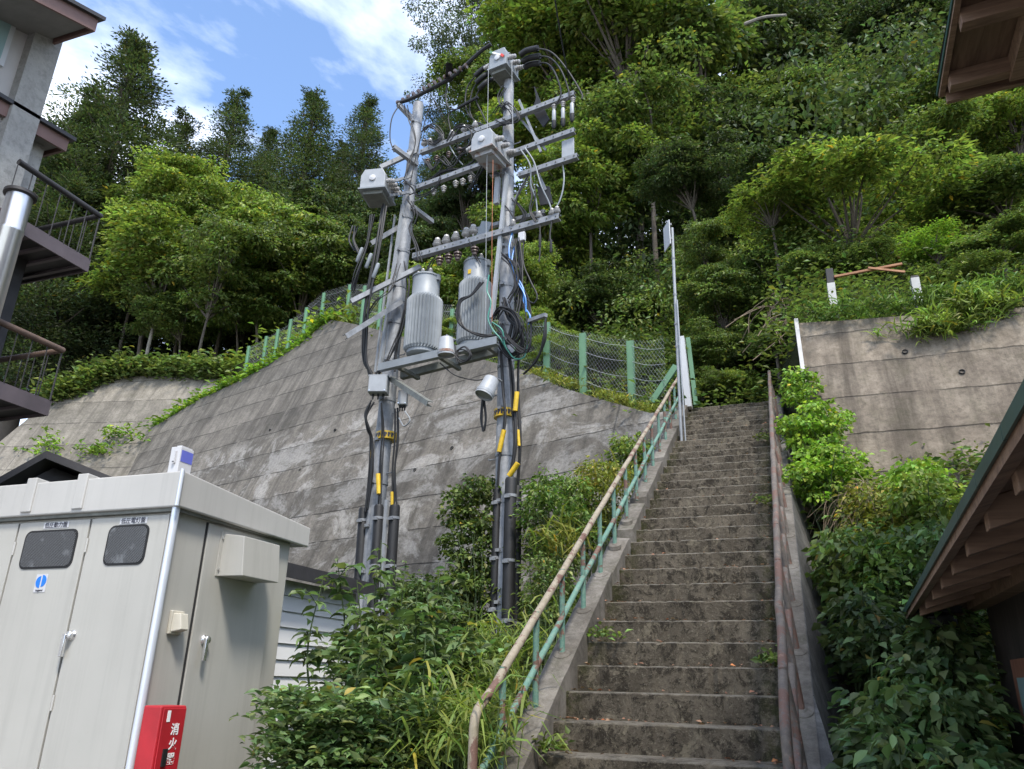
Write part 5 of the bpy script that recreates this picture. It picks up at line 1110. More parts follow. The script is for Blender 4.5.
def tree(px, py, rpx, D, kind, label, aspect=1.0, rot=None, cat='tree', name='broadleaf_tree', trunk=True, grp='trees on the hillside', bark='bark', base=None):
    c = atD(px, py, D)
    while H(c.x, c.y) is None: D += .5; c = atD(px, py, D)
    if name == 'broadleaf_tree': rpx *= 1.38; aspect *= 1.12
    elif name == 'shrub': rpx *= 1.2
    R = rpx*depth(c)/F; g = Hs(c.x, c.y) if base is None else base
    t = thing(name, (c.x, c.y, g), label, cat, grp); rot = random.uniform(0, 6.28) if rot is None else rot
    me, ml = PB[kind]
    for nm, d in (('crown', me), ('limbs', ml)):
        o = bpy.data.objects.new(nm, d); COL.objects.link(o); o.parent = t; o.location = (0, 0, c.z-g); o.rotation_euler = (0, 0, rot); o.scale = (R, R, R*aspect)
    fz = c.z-g-.75*R*aspect
    if trunk and fz > .3:
        m = MB(); k = 6; jx, jy = random.gauss(0, .04)*fz, random.gauss(0, .04)*fz; r = max(.035, .014*R+.007*fz)
        m.tube([(c.x+jx*sin(pi*i/k), c.y+jy*sin(pi*i/k), g-.4+(fz+.4)*i/k) for i in range(k+1)]+[(c.x, c.y, g+fz+.4*R*aspect)], [r*(1.2-.5*i/k) for i in range(k+1)]+[r*.3], 8); m.build('trunk', bark, t)
    return t
def cedar(px, ptop, D, hgt, i, label, wide=1.0):
    top = atD(px, ptop, D); t = thing('cedar_tree', (top.x, top.y, top.z-hgt), label, 'tree', 'tall cedars on the skyline')
    for nm, d in (('crown', PCD[i][0]), ('trunk', PCD[i][1])):
        o = bpy.data.objects.new(nm, d); COL.objects.link(o); o.parent = t; o.rotation_euler = (0, 0, random.uniform(0, 6)); o.scale = (hgt*wide*1.25, hgt*wide*1.25, hgt)
    return t
random.seed(77)
cedar(142, 34, 44, 27, 0, 'tallest cedar at far left, broad and dark against white cloud', 1.12)
cedar(98, 92, 43, 21, 1, 'cedar just left of the tallest one, half hidden behind it', 1.1)
cedar(188, 110, 47, 21, 1, 'low cedar filling the right shoulder of the tallest one', 1.0)
cedar(240, 88, 47, 23, 1, 'pointed cedar second from the left on the skyline', 1.0)
cedar(272, 125, 52, 20, 0, 'shorter cedar between two pointed skyline cedars', .9)
cedar(317, 88, 47, 24, 2, 'pointed cedar third from the left, in front of blue sky', 1.05)
cedar(345, 140, 52, 17, 1, 'shorter dark cedar behind the gap beside the left pole', .9)
cedar(370, 94, 48, 22, 2, 'rightmost pointed cedar, just left of the left utility pole', .95)
cedar(447, 112, 46, 18, 0, 'cedar seen between the two utility poles', .95)
cedar(414, 175, 48, 16, 1, 'low cedar directly behind the left utility pole', 1.0)
TL = [  # px, py, r, D, kind, aspect, label
 (60, 215, 62, 36, 'mid', .8, 'green broadleaf crown behind the upper balcony'), (120, 205, 52, 37, 'mid2', .75, 'rounded broadleaf crown under the tallest cedar'),
 (178, 172, 48, 38, 'bright2', .7, 'light green crown highest among the broadleaf trees at left'), (228, 205, 50, 37, 'bright2', .85, 'light green tree below the second cedar'),
 (40, 290, 55, 33, 'mid2', .75, 'leafy tree between the two black balconies'), (108, 275, 58, 31, 'bright', .6, 'layered light green tree over the left wall'),
 (168, 262, 56, 32, 'bright', .65, 'spreading tree with pale trunks left of the centre forest'), (216, 268, 52, 33, 'mid', .8, 'rounded green tree above the fence end'),
 (262, 248, 52, 35, 'bright', .95, 'upright yellow-green tree with one visible trunk'), (305, 268, 48, 34, 'mid2', .9, 'mid green tree behind the small fence posts'),
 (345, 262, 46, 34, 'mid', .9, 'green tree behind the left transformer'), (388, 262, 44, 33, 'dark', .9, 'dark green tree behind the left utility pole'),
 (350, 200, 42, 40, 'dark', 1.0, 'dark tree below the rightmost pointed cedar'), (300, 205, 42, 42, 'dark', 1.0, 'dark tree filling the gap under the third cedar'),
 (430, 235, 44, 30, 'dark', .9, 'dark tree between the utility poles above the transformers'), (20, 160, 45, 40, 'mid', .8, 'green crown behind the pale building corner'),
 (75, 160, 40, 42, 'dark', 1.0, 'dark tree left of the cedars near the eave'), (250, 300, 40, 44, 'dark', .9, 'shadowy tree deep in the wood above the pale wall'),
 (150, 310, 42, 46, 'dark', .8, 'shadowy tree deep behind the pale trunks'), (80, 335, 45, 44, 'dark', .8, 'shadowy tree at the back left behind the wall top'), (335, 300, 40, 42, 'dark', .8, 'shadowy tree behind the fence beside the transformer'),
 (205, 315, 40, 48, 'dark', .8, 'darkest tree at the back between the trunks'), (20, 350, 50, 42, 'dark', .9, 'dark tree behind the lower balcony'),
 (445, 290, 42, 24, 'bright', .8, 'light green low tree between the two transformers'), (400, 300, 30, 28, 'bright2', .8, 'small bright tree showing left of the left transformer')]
for a in TL: tree(a[0], a[1]+(24 if a[1] < 240 else 4), a[2], a[3], a[4], a[6], a[5], bark='bark pale' if 'trunk' in a[6] else 'bark')
TL2 = [(95, 235, 48, 39, 'mid2', .9, 'green crown between the balcony and the broad light tree'), (145, 235, 46, 36, 'bright2', .8, 'light crown just under the highest light green tree'), (200, 235, 46, 38, 'mid', .9, 'mid green crown in the middle of the left trees'), (185, 300, 40, 36, 'mid', .6, 'low green crown above the trunks at the pale wall'), (290, 235, 42, 40, 'mid2', .9, 'crown under the second pointed cedar'), (60, 300, 48, 36, 'mid', .7, 'low green crown right of the lower balcony rail'), (330, 225, 40, 42, 'mid', .9, 'crown under the third pointed cedar'), (240, 285, 38, 35, 'mid', .6, 'low crown over the small end of the fence'), (385, 210, 38, 40, 'dark', 1.0, 'dark crown left of the left pole and its switch box'), (10, 235, 50, 38, 'mid', .9, 'crown seen through the upper balcony rails')]
for a in TL2: tree(a[0], a[1]+14, a[2], a[3], a[4], a[6], a[5])
TR = [
 (478, 48, 50, 33, 'grey', 1.1, 'tall grey-green fine-leaved tree behind the pole tips'), (470, 130, 42, 34, 'grey', 1.0, 'grey-green foliage between the poles under the tall tree'),
 (468, 195, 42, 31, 'dark', .95, 'dark crown behind the middle cross arms'), (530, 10, 55, 31, 'grey', 1.0, 'grey-green crown at the top edge above the right pole'),
 (560, 45, 62, 25, 'bright', .8, 'bright green layered crown just right of the pole top'), (625, 30, 78, 23, 'bright2', .75, 'large bright crown at the top centre of the forest'),
 (548, 130, 52, 24, 'bright', .8, 'bright leafy crown behind the right end of the cross arms'), (700, 45, 72, 24, 'mid2', .8, 'broad green crown at the top right of centre'),
 (650, 120, 66, 21, 'mid', .7, 'large green crown above the sign pole'), (590, 180, 56, 21, 'bright2', .75, 'bright crown left of the sign pole'),
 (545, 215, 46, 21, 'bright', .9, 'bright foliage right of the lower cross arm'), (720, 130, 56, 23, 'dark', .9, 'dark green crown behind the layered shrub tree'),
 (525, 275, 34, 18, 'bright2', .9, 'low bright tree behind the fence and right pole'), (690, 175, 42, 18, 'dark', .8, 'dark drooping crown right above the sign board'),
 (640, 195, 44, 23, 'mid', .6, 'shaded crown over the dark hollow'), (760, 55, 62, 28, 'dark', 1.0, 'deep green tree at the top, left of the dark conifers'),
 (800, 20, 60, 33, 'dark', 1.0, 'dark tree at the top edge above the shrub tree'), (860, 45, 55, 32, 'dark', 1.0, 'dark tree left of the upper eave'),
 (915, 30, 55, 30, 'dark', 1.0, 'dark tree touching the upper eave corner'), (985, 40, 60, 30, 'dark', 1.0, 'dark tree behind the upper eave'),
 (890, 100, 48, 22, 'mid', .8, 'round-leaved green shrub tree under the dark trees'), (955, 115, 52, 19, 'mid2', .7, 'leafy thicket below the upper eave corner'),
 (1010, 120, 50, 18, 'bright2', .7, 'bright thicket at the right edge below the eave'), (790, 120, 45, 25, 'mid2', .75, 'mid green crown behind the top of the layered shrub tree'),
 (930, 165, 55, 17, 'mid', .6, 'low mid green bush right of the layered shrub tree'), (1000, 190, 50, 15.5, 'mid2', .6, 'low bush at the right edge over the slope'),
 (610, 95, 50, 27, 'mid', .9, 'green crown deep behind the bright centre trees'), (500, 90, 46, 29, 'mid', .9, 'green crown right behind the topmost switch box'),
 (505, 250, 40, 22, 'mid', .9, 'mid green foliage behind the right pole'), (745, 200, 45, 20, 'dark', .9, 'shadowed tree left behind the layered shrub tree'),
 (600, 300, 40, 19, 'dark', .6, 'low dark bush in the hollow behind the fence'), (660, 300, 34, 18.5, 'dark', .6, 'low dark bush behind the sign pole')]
for a in TR: tree(a[0], a[1], a[2], a[3], a[4], a[6], a[5])
rng = np.random.default_rng(91); random.seed(91)
def mass(x0, x1, d0, d1, n, zt, per, L, mat, label):
    out = []
    for _ in range(n):
        x = random.uniform(x0, x1); y0 = crest(x)[0]; d = random.uniform(d0, d1); out.append((x, y0+d, Hs(x, y0+d)+zt*random.random()**1.2))
    pts = np.array(out); m = len(pts); V, Fc, C = sprays(pts, rng.uniform(.5, 1.3, m)*(zt/5), per, L, .5, 'quad', .3, .5)
    return tag(np_object('forest_understory', V, Fc, C, MATS and mat), label, 'forest', kind='stuff')
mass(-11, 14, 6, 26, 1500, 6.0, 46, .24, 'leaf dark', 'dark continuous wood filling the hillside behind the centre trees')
mass(-50, -9, 7, 30, 1500, 5.5, 40, .34, 'leaf dark', 'dark continuous wood behind the left trees, seen between trunks')  # shade of the wood's interior is put into the dark leaf colour
mass(-12, 0, 2.5, 8, 500, 2.2, 46, .13, 'leaf mid', 'leafy undergrowth on the slope behind the wire fence and sign')
# the layered shrub tree with drooping sprays
tree(845, 205, 112, 14.6, 'fan', 'bright layered shrub tree with drooping sprays right of centre', .60, name='shrub_tree', cat='tree')
tree(770, 205, 48, 14.3, 'fan', 'smaller drooping shrub left of the bright layered one', .7, name='shrub_tree', cat='tree')
# understory shrubs
SH = [(705, 255, 34, 15.5, 'mid', 1.0, 'vine-hung shrub right of the sign board'), (722, 300, 38, 14.8, 'mid2', .95, 'vine-hung bush left of the dark opening'),
 (712, 345, 34, 14.3, 'mid', .9, 'dense bush at the head of the stairs, left side'), (748, 350, 30, 14.4, 'dark', .9, 'dark bush behind the top of the stairs'),
 (735, 385, 26, 13.8, 'bright2', .7, 'low bright bush touching the top step'), (770, 265, 38, 15, 'mid', .8, 'bush under the drooping shrub left of the barrier'),
 (702, 385, 22, 13.6, 'mid', .8, 'small bush behind the white gate post'), (775, 340, 22, 13.2, 'mid2', .9, 'small bush in the dark opening by the right wall'),
 (560, 352, 30, 15.2, 'bright2', .7, 'green bush behind the wire fence, left panel'), (600, 358, 24, 15, 'mid2', .7, 'bush behind the wire fence, between two posts'),
 (645, 375, 22, 14.4, 'mid', .6, 'small bush behind the right end of the fence'), (535, 335, 30, 16, 'bright', .8, 'yellow-green bush behind the right pole and fence'),
 (455, 335, 26, 18, 'bright2', .7, 'bright low bush on the wall top between transformers'), (820, 260, 34, 13.4, 'mid2', .7, 'bush behind the black and white barrier post'),
 (875, 255, 36, 13.5, 'mid', .6, 'bush behind the broken barrier rail'), (935, 245, 42, 13, 'lime', .5, 'yellowish bush on the slope right of the barrier'),
 (1000, 235, 42, 12.6, 'mid2', .6, 'bush at the right edge above the wall'), (960, 275, 34, 12.2, 'mid', .5, 'low weedy bush on the right wall top')]
for a in SH: tree(a[0], a[1], a[2], a[3], a[4], a[6], a[5], name='shrub', cat='shrub', grp='shrubs', trunk=True)

# ------------------------------------------------------------------ ground cover on slopes and wall tops (uncountable)
def rooted(pts, k=.5):
    return pts+[(x, y, ground_z(x, y)+(z-ground_z(x, y))*random.random()) for x, y, z in pts if random.random() < k]
def scatter_cover(name, pts, per, L, hgt, mat, label, shape='quad', wr=.45, spread=.35, up=.6, lab_cat='ground cover', tone_s=.25):
    pts = np.array(pts); m = len(pts); idx = np.repeat(np.arange(m), per); n = len(idx)
    off = rnd(n, spread); off[:, 2] = np.abs(rng.normal(0, hgt, n)); P = pts[idx]+off
    a = rng.uniform(0, 2*pi, n); D = np.stack([np.cos(a), np.sin(a), rng.uniform(-.3, up, n)], 1)
    Ls = L*rng.uniform(.6, 1.3, n); tn = np.clip(rng.normal(1, tone_s, m), .5, 1.7)[idx]
    V, Fc, C = leafmesh(P, D, rnd(n, .45)+[0, 0, 1], Ls, Ls*wr, leafcols(n)*tn[:, None], shape)
    return tag(np_object(name, V, Fc, C, mat), label, lab_cat, kind='stuff')
rng = np.random.default_rng(50); random.seed(50)
def surf(x0, x1, d0, d1, n, pw=1.0):
    out = []
    for _ in range(n):
        x = random.uniform(x0, x1); y0 = crest(x)[0]; d = d0+(d1-d0)*random.random()**pw; out.append((x, y0+d, Hs(x, y0+d)))
    return out
scatter_cover('undergrowth', surf(-13, -1.8, .6, 9, 1100, 1.3), 22, .15, .22, 'leaf mid', 'low leafy undergrowth behind the wire fence')
scatter_cover('undergrowth', surf(.5, 9, .8, 10, 1700, 1.2), 30, .09, .2, 'leaf mid', 'weedy undergrowth on the slope above the right wall')
scatter_cover('undergrowth', surf(-36, -12, .3, 9, 1300, 1.4), 20, .28, .35, 'leaf bright', 'bright undergrowth along the top of the pale far wall')
scatter_cover('undergrowth', surf(-2.2, 1.2, .15, 4.5, 300), 30, .12, .2, 'leaf mid', 'ivy and weeds at the head of the stairs')
# grass fringes at wall tops
def fringe(a, b, n, w, L, mat, label, zoff=0.0, sh='blade', sag=.0):
    a, b = Vector(a), Vector(b); pts = [tuple(a.lerp(b, random.random())+Vector((random.gauss(0, w), random.gauss(0, w), zoff+random.gauss(0, w*.2)))) for _ in range(n)]
    return scatter_cover('grass', pts, 16, L, .05, mat, label, sh, .13, .07, 1.4, 'grass')
fringe(on_wall(590, 391)-WN*.12, on_wall(648, 408)-WN*.15, 60, .07, .11, 'leaf yellow', 'short yellow-green grass tuft on the wall crest by the fence')
fringe(on_wall(530, 371)-WN*.1, on_wall(572, 384)-WN*.12, 45, .07, .11, 'leaf yellow', 'grass on the wall crest right of the right pole')
fringe(Vector((.5, 10.5, 6.4)), Vector((6, 10.6, 6.5)), 260, .16, .14, 'leaf fern', 'grass fringe along the top of the right wall')
edge = [on_wall(*q) for q in crest_px[1:10]]
for i, (a, b) in enumerate(zip(edge[:-1], edge[1:])):
    pass
pts = []
for a, b in zip(edge[:-1], edge[1:]):
    for _ in range(90): p = a.lerp(b, random.random())-WN*random.uniform(.1, .5)+Vector((random.gauss(0, .1), .15, random.uniform(0, .15))); pts.append(tuple(p))
scatter_cover('undergrowth', pts, 20, .2, .13, 'leaf lime', 'yellow-green strip of plants along the far edge of the long wall', spread=.2)
lt = [Vector(p) for p in lw[3:10]]; pts = []
for a, b in zip(lt[:-1], lt[1:]):
    for _ in range(130): p = a.lerp(b, random.random())-LN*random.uniform(-.1, .5)+UP*random.uniform(-.1, .35); pts.append(tuple(p))
scatter_cover('undergrowth', pts, 18, .24, .25, 'leaf mid', 'green fringe hanging over the top of the pale far wall', spread=.3)
# red-brown soil lip above the far wall
m = MB(); prev = None
for i, p in enumerate(lt):
    for q in range(1): pass
    a = p-LN*.05; b = p-LN*.35+UP*.75
    m.v += [tuple(a), tuple(b+Vector((random.gauss(0, .1), 0, random.gauss(0, .1)))), tuple(b-LN*.8)]
    if i: o_ = len(m.v)-6; m.f += [(o_, o_+3, o_+4, o_+1), (o_+1, o_+4, o_+5, o_+2)]; m.mi += [0, 0]; m.sm += [True, True]
struct(m.build('soil_bank', 'red soil'))

# ------------------------------------------------------------------ near bushes and plants
def bush(name, label, cs, rad, per, L, mat, shape='ovate', wr=.55, flat=.5, droopk=.2, stems=None, base=None, cat='bush', grp=None, spin=.8):
    """cs: cluster centres (world); stems from base"""
    cs = np.array([tuple(c) for c in cs]); r = np.full(len(cs), rad)*rng.uniform(.7, 1.25, len(cs))
    base = Vector(base) if base is not None else Vector((cs[:, 0].mean(), cs[:, 1].mean(), cs[:, 2].min()-.3))
    base = Vector((base.x, base.y, min(base.z, ground_z(base.x, base.y))))
    t = thing(name, base, label, cat, grp); V, Fc, C = sprays(cs-np.array(tuple(base)), r, per, L, flat, shape, droopk, wr, spin=spin)
    np_object('foliage', V, Fc, C, mat, t)
    m = MB(); sel = random.sample(range(len(cs)), min(len(cs), stems or 12))
    for i in sel:
        c = Vector(cs[i]); b = base+Vector((random.gauss(0, .06), random.gauss(0, .06), -.1)); m.tube(curve([b, b.lerp(c, .55)+Vector((random.gauss(0, .04), random.gauss(0, .04), .08)), c], 4), [.012*(1-.8*k/8) for k in range(9)], 5, cap=False)
    m.build('stems', 'stem green', t); return t
def ground_z(x, y):
    if x < -1.6: return bank_left(x, y) if y > 5.2 else 0.0
    return bank_right(x, y) if y > 3.6 and x > 0 else 0.0
def blob(px, py, rx, ry, D, n, rd=.35, back=.5):
    """cluster centres filling an ellipse seen at (px,py) with depth spread rd (m)"""
    out = []
    for _ in range(n):
        a = random.uniform(0, 2*pi); q = random.random()**back; out.append(atD(px+cos(a)*q*rx, py+sin(a)*q*ry, D+random.gauss(0, rd)))
    return out
rng = np.random.default_rng(60); random.seed(60)
# ivy column at the right pole, bushes on the bank left of the stairs
ivy = []
for k in range(190):
    v = random.random(); px = 480+random.gauss(0, 13+8*v)-4*v+8*(1-v); py = 478+175*v; ivy.append(atD(px-8, py, 9.95+random.gauss(0, .12)))
bush('climbing_vine', 'tall column of leafy vine climbing beside the right utility pole', ivy, .12, 34, .065, 'leaf mid', 'quad', .75, .8, .3, 24, atD(476, 690, 9.8), 'vine')
bush('bush', 'tangled yellowish bush right of the right pole against the wall', blob(560, 515, 34, 46, 9.6, 110, .3), .17, 38, .07, 'leaf fern', 'quad', .5, .8, .3, 26, atD(545, 600, 9.6), grp='bushes left of the stairs')
bush('bush', 'bush with fine leaves close to the middle of the handrail', blob(598, 495, 32, 38, 10.2, 80, .25), .16, 38, .065, 'leaf yellow', 'quad', .45, .8, .3, 20, atD(590, 560, 10), grp='bushes left of the stairs')
bush('bush', 'small bush below the crest where handrail meets wall', blob(632, 455, 18, 26, 11.0, 36, .2), .14, 36, .07, 'leaf bright', 'quad', .6, .8, .3, 14, atD(628, 500, 10.8), grp='bushes left of the stairs')
bush('bush', 'dim bush low between the right pole and the handrail', blob(556, 590, 28, 42, 8.8, 60, .3), .16, 36, .06, 'leaf mid', 'quad', .5, .8, .3, 20, atD(545, 650, 8.4), grp='bushes left of the stairs')
bush('bush', 'dark bush between the two poles at the wall foot', blob(428, 615, 30, 34, 9.6, 55, .3), .17, 34, .08, 'leaf dark', 'quad', .6, .8, .3, 20, atD(432, 660, 9.2), grp='bushes left of the stairs')
bush('bush', 'bush at the foot of the left pole behind the weeds', blob(345, 655, 40, 28, 8.8, 50, .3), .17, 34, .08, 'leaf mid', 'quad', .6, .8, .3, 20, atD(345, 670, 8.6), grp='bushes left of the stairs')
scatter_cover('undergrowth', [(x, y, bank_left(x, y)) for x, y in ((random.uniform(-9, -1.75), random.uniform(6.0, 12.5)) for _ in range(2600)) if y < wall_y_left(x)-1.3], 26, .10, .14, 'leaf mid', 'leafy weeds covering the bank below the long wall', spread=.2)
# tall weeds in the foreground: stalks with big pointed leaves
def weed(px, pbot, ptop, D, label, nleaf=26, L=.15, lean=0, mat='leaf knot', cat='plant', spread=.16):
    b = atD(px, pbot, D); tp = atD(px+lean, ptop, D); t = thing('leafy_weed', b, label, cat, 'tall leafy weeds in the foreground'); m = MB()
    b0 = Vector((b.x, b.y, min(b.z, ground_z(b.x, b.y)-.05))); m.tube([b0, b], [.012, .010], 6, cap=False); H_ = (tp-b).length; P = []; Dn = []; Ls = []; br = [(b, tp)]
    mid = b.lerp(tp, .5)+Vector((random.gauss(0, .05), random.gauss(0, .05), 0)); path = curve([b, mid, tp], 8); m.tube(path, [.010*(1-.75*k/(len(path)-1)) for k in range(len(path))], 6, cap=False)
    shoots = [path]
    for k in range(int(H_/.2)):
        u = random.uniform(.25, .9); s0 = path[int(u*(len(path)-1))]; a = random.uniform(0, 2*pi); e = s0+Vector((cos(a), sin(a), .5))*random.uniform(.12, .32)*(1.2-u*.6)
        pth = curve([s0, s0.lerp(e, .5)+UP*.03, e-UP*.02], 4); m.tube(pth, [.004]*len(pth), 4, cap=False); shoots.append(pth)
    for pth in shoots:
        k = nleaf if pth is path else 8
        for i in range(k):
            u = (i+.5)/k; u = .25+.75*u if pth is path else u; j = min(len(pth)-2, int(u*(len(pth)-1))); p = pth[j].lerp(pth[j+1], u*(len(pth)-1)-j)
            a = i*2.4+random.gauss(0, .3); P.append(tuple(p-b)); Dn.append((cos(a), sin(a), random.uniform(-.45, .25))); Ls.append(L*random.uniform(.6, 1.15)*(1 if u < .85 else .65))
    m.build('stalks', 'stem green', t); n = len(P)
    V, Fc, C = leafmesh(np.array(P), np.array(Dn), np.tile([0, 0, 1.], (n, 1))+rnd(n, .3), np.array(Ls), np.array(Ls)*.52, leafcols(n, .22), 'ovate', .25)
    np_object('leaves', V, Fc, C, mat, t); return t
rng = np.random.default_rng(61); random.seed(61)
WD = [(318, 740, 575, 5.6, 6, 'weed rising in front of the white shed siding'), (345, 730, 556, 5.8, -8, 'tall weed with light tips in front of the left pole foot'),
 (372, 740, 548, 6.0, 6, 'tall weed crossing the black guards of the left pole'), (398, 745, 560, 5.7, 8, 'weed right of the left pole foot with broad leaves'),
 (425, 750, 572, 5.4, 14, 'weed with a dark arching stem in the middle of the thicket'), (452, 755, 590, 5.3, -26, 'weed with large round-tipped leaves near the thicket centre'),
 (360, 765, 615, 4.9, 8, 'low weed in front of the left pole, second row'),
 (390, 768, 622, 4.8, -4, 'low weed in the middle of the second row'), (420, 768, 632, 4.8, 6, 'low weed of the second row left of the bamboo grass'),
 (446, 768, 640, 4.9, 10, 'weed beside the pale bamboo grass'), (470, 740, 640, 6.3, -6, 'weed behind the bamboo grass under the vine'),
 (408, 700, 560, 6.6, -14, 'back-row weed between the poles'), (440, 710, 585, 6.8, 4, 'back-row weed left of the vine column')]
for px, pb, pt, D, ln, lab in WD: weed(px, pb, pt, D, lab, 24, random.uniform(.10, .145), ln)
scatter_cover('undergrowth', rooted([tuple(atD(px, py, D)) for px, py, D in ((random.uniform(272, 420), random.uniform(700, 800), random.uniform(4.3, 5.2)) for _ in range(300))]), 22, .07, .03, 'leaf knot', 'dark dense low foliage at the cabinet foot in the foreground', 'ovate', .4, .07, .8)
scatter_cover('undergrowth', rooted([tuple(atD(px, py, D)) for px, py, D in ((random.uniform(335, 470), random.uniform(640, 790), random.uniform(5.4, 6.4)) for _ in range(330))]), 20, .10, .03, 'leaf knot', 'mid green leaves filling the thicket between the tall weeds', 'ovate', .5, .1, .6)
# bamboo grass clumps
def blades(px, py, D, n, L, label, mat='leaf bright', wr=.075, up=.9, spread=.12):
    b = atD(px, py, D); t = thing('bamboo_grass', b, label, 'grass clump', 'pale bamboo grass clumps'); P = rnd(n, spread); P[:, 2] = np.abs(P[:, 2])*1.2
    a = rng.uniform(0, 2*pi, n); Dn = np.stack([np.cos(a), np.sin(a), rng.uniform(.1, up*1.8, n)], 1); Ls = L*rng.uniform(.6, 1.25, n)
    V, Fc, C = leafmesh(P, Dn, rnd(n, .35)+[0, 0, 1], Ls, Ls*wr, leafcols(n, .2), 'blade', .3); np_object('leaves', V, Fc, C, mat, t)
    m = MB()
    for i in range(0, n, 9): m.tube([Vector((b.x+P[i][0]*.3, b.y+P[i][1]*.3, min(b.z-.1, ground_z(b.x, b.y)-.05))), b+Vector(P[i])], .003, 4, cap=False)
    m.build('stalks', 'stem green', t)
for a in [(488, 740, 4.9, 'bamboo grass clump at the foot of the handrail'), (462, 720, 5.3, 'bamboo grass clump left of the handrail end'), (510, 700, 5.9, 'bamboo grass clump behind the handrail, lower part'),
          (492, 665, 6.6, 'bamboo grass clump under the right pole guards'), (445, 745, 4.7, 'bamboo grass clump at the bottom edge'), (530, 660, 6.9, 'bamboo grass clump beside the third handrail post'),
          (475, 768, 4.4, 'lowest bamboo grass clump at the bottom left of the stairs'), (428, 768, 4.5, 'bamboo grass clump leaning out of the thicket at the bottom')]:
    blades(a[0], a[1], a[2], 170, .21, a[3])
for px, pb, pt, D, ln, lab in [(436, 740, 560, 5.9, 10, 'tallest weed of the thicket, leaning toward the vine column'), (385, 735, 540, 6.3, -4, 'slender tall weed between the black guards of the left pole'), (462, 745, 610, 5.6, 8, 'upright weed beside the bamboo grass, right end of the thicket'), (355, 745, 580, 5.3, 2, 'upright weed in front of the left pole foot, near row'), (405, 750, 590, 5.2, 12, 'upright weed with pale leaf tips, near row centre')]: weed(px, pb, pt, D, lab, 22, random.uniform(.12, .16), ln, 'leaf knot')
blades(560, 560, 8.9, 130, .34, 'long drooping grass tuft on the bank behind the handrail', 'leaf yellow', .06, 1.2)
blades(612, 500, 9.9, 90, .34, 'grass tuft arching near the upper handrail', 'leaf yellow', .06, 1.2)
# right side of the stairs
rng = np.random.default_rng(62); random.seed(62)
bush('bush', 'bright green mound of ferny leaves over the right curb, upper half', blob(815, 425, 30, 24, 9.2, 70, .25), .15, 40, .055, 'leaf lime', 'quad', .8, .35, .35, 18, atD(822, 470, 9.2), grp='bright bushes right of the stairs')
bush('bush', 'larger bright green mound just below the first one', blob(825, 470, 36, 26, 8.6, 90, .25), .15, 44, .055, 'leaf lime', 'quad', .8, .35, .35, 20, atD(832, 510, 8.6), grp='bright bushes right of the stairs')
bush('bush', 'small bright clump against the wall edge strip', blob(800, 385, 16, 20, 9.9, 30, .15), .13, 36, .06, 'leaf lime', 'quad', .7, .4, .3, 10, atD(802, 410, 9.8), grp='bright bushes right of the stairs')
m = MB()
for k in range(90):
    a = atD(random.gauss(855, 18), random.gauss(492, 8), 8.3+random.gauss(0, .2)); e = a+Vector((random.gauss(0, .25), random.gauss(0, .12), -random.uniform(.15, .5))); m.tube(curve([a, a.lerp(e, .5)+UP*.08, e], 3), .003, 3, cap=False)
tag(m.build('dead_stems', 'dry twig'), 'tangle of dry brown stems hanging under the bright mounds', 'dead stems', kind='stuff')
RB = [(880, 505, 30, 28, 8.0, 'leaf yellow', .055, 'yellow-tinged bush against the right wall foot'), (925, 500, 26, 26, 7.8, 'leaf bright', .07, 'light green bush under the right wall'),
      (850, 560, 30, 34, 7.2, 'leaf mid', .08, 'green bush beside the stair side wall, upper'), (900, 560, 36, 34, 6.8, 'leaf fern', .065, 'mixed yellow-green bush in the middle of the right bank'),
      (945, 560, 22, 40, 6.9, 'leaf knot', .08, 'green bush next to the lower eave'), (865, 625, 30, 36, 6.2, 'leaf dark', .08, 'dark bush beside the stair side wall, middle'),
      (915, 480, 20, 18, 8.3, 'leaf lime', .07, 'small pale plant standing against the right wall')]
for px, py, rx, ry, D, mt, L, lab in RB: bush('bush', lab, blob(px, py, rx, ry, D, 60, .3), .16, 30, L, mt, 'quad', .6, .7, .35, 20, atD(px, py+ry+10, D), grp='bushes right of the stairs')
BL = [(900, 650, 34, 36, 5.9, 'large-leaved bush under the eave corner'), (945, 650, 30, 40, 5.7, 'large-leaved bush beside the timber wall'), (890, 710, 40, 36, 5.2, 'large-leaved bush low in the right foreground'),
      (950, 715, 34, 40, 5.1, 'large-leaved bush at the foot of the timber wall'), (905, 765, 46, 30, 4.6, 'large-leaved bush at the bottom right edge'), (970, 770, 26, 30, 4.6, 'large-leaved bush in the bottom corner by the wall'), (872, 750, 16, 28, 5.0, 'narrow bush hugging the stair side wall at the bottom')]
for px, py, rx, ry, D, lab in BL: bush('bush', lab, blob(px, py, rx, ry, D, 42, .22), .15, 22, .085, 'leaf knot', 'ovate', .6, .6, .45, 20, atD(px, py+ry+20, D), grp='large-leaved bushes right of the stairs', spin=.5)
scatter_cover('undergrowth', [(x, y, bank_right(x, y)) for x, y in ((random.uniform(.35, 4.5), random.uniform(4.2, 9.7)) for _ in range(1500))], 26, .09, .12, 'leaf mid', 'weeds covering the bank right of the stairs', spread=.18)
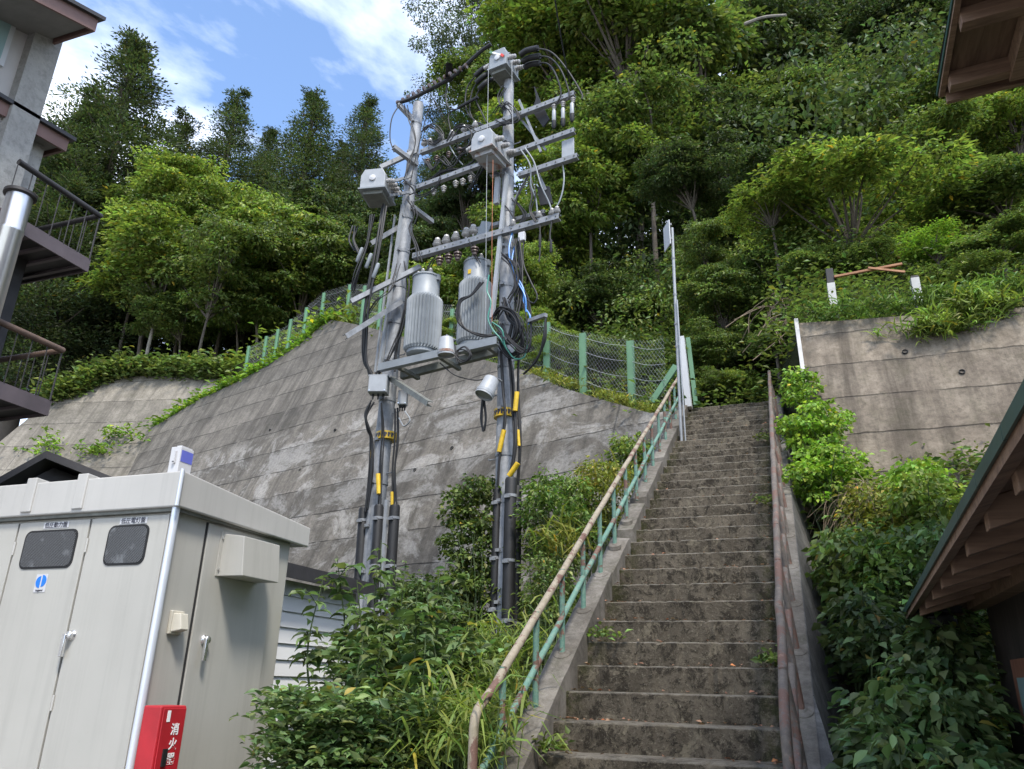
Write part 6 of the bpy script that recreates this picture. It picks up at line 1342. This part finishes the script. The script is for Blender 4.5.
# weeds growing from the wall faces
for (px, py, D, L, mt, lab) in ((938, 335, 0, .16, 'leaf bright', 'grassy tuft growing out of the right wall near its top'), (970, 318, 0, .2, 'leaf bright', 'largest grassy tuft at the top of the right wall')):
    p = atP(px, py, RP, RN); scatter_cover('wall_weed', [tuple(p+Vector((random.gauss(0, .22), -.08+random.gauss(0, .05), random.gauss(.02, .07)))) for _ in range(40)], 18, L, .07, mt, lab, 'blade', .13, .07, 1.2, 'weeds')
for (px, py) in ((120, 440), (50, 450), (95, 455)): 
    p = atP(px, py, LP, LN)+LN*.15; scatter_cover('wall_weed', [tuple(p+Vector((random.gauss(0, .35), random.gauss(0, .1), random.gauss(0, .22)))) for _ in range(14)], 14, .2, .08, 'leaf lime', {120: 'pale weeds on the far wall above the cabinet', 50: 'pale weeds at the far left foot of the pale wall', 95: 'weeds on the pale wall near the hut roof'}[px], 'quad', .4, .2, 1.2, 'weeds')
# little weeds on the steps
for px, py, D_, lab in ((547, 752, 0, 'small seedling on the lowest visible step'), (603, 640, 0, 'fern-like weed at the left end of a step'), (770, 665, 0, 'weed at the right end of a middle step'), (768, 505, 0, 'weedy patch at the right end of the upper steps'), (765, 440, 0, 'sparse weeds at the right edge near the stair top')):
    p = atP(px, py, Vector((0, Y0, Z0)), Vector((0, -SL, 1)).normalized())
    scatter_cover('step_weed', [tuple(p+Vector((random.gauss(0, .05), random.gauss(0, .12 if py < 600 else .04), .0+random.random()*.03)))for _ in range(8)], 9, .055, .03, 'leaf mid', lab, 'quad', .5, .04, 1.0, 'weeds')
# dead branch poking out at the top
m = MB(); a = atD(745, 24, 20.5); b = atD(786, 15, 19.6); m.tube(curve([a, a.lerp(b, .5)+UP*.1, b], 6), [.06*(1-.03*k) for k in range(13)], 6)
tag(m.build('dead_branch', 'bark pale'), 'pale bare branch stump sticking out at the top of the forest', 'branch')
# roots and twigs at the dark opening beside the right wall
m = MB()
for k in range(60):
    a = atD(random.uniform(765, 800), random.uniform(295, 330), 13.2+random.gauss(0, .3)); e = a+Vector((random.gauss(-.05, .3), random.gauss(0, .2), -random.uniform(.1, .9))); m.tube(curve([a, a.lerp(e, .5)+Vector((random.gauss(0, .1), 0, .1)), e], 3), .008, 4, cap=False)
tag(m.build('hanging_roots', 'dry twig'), 'tangle of roots hanging over the dark opening left of the right wall', 'roots', kind='stuff')
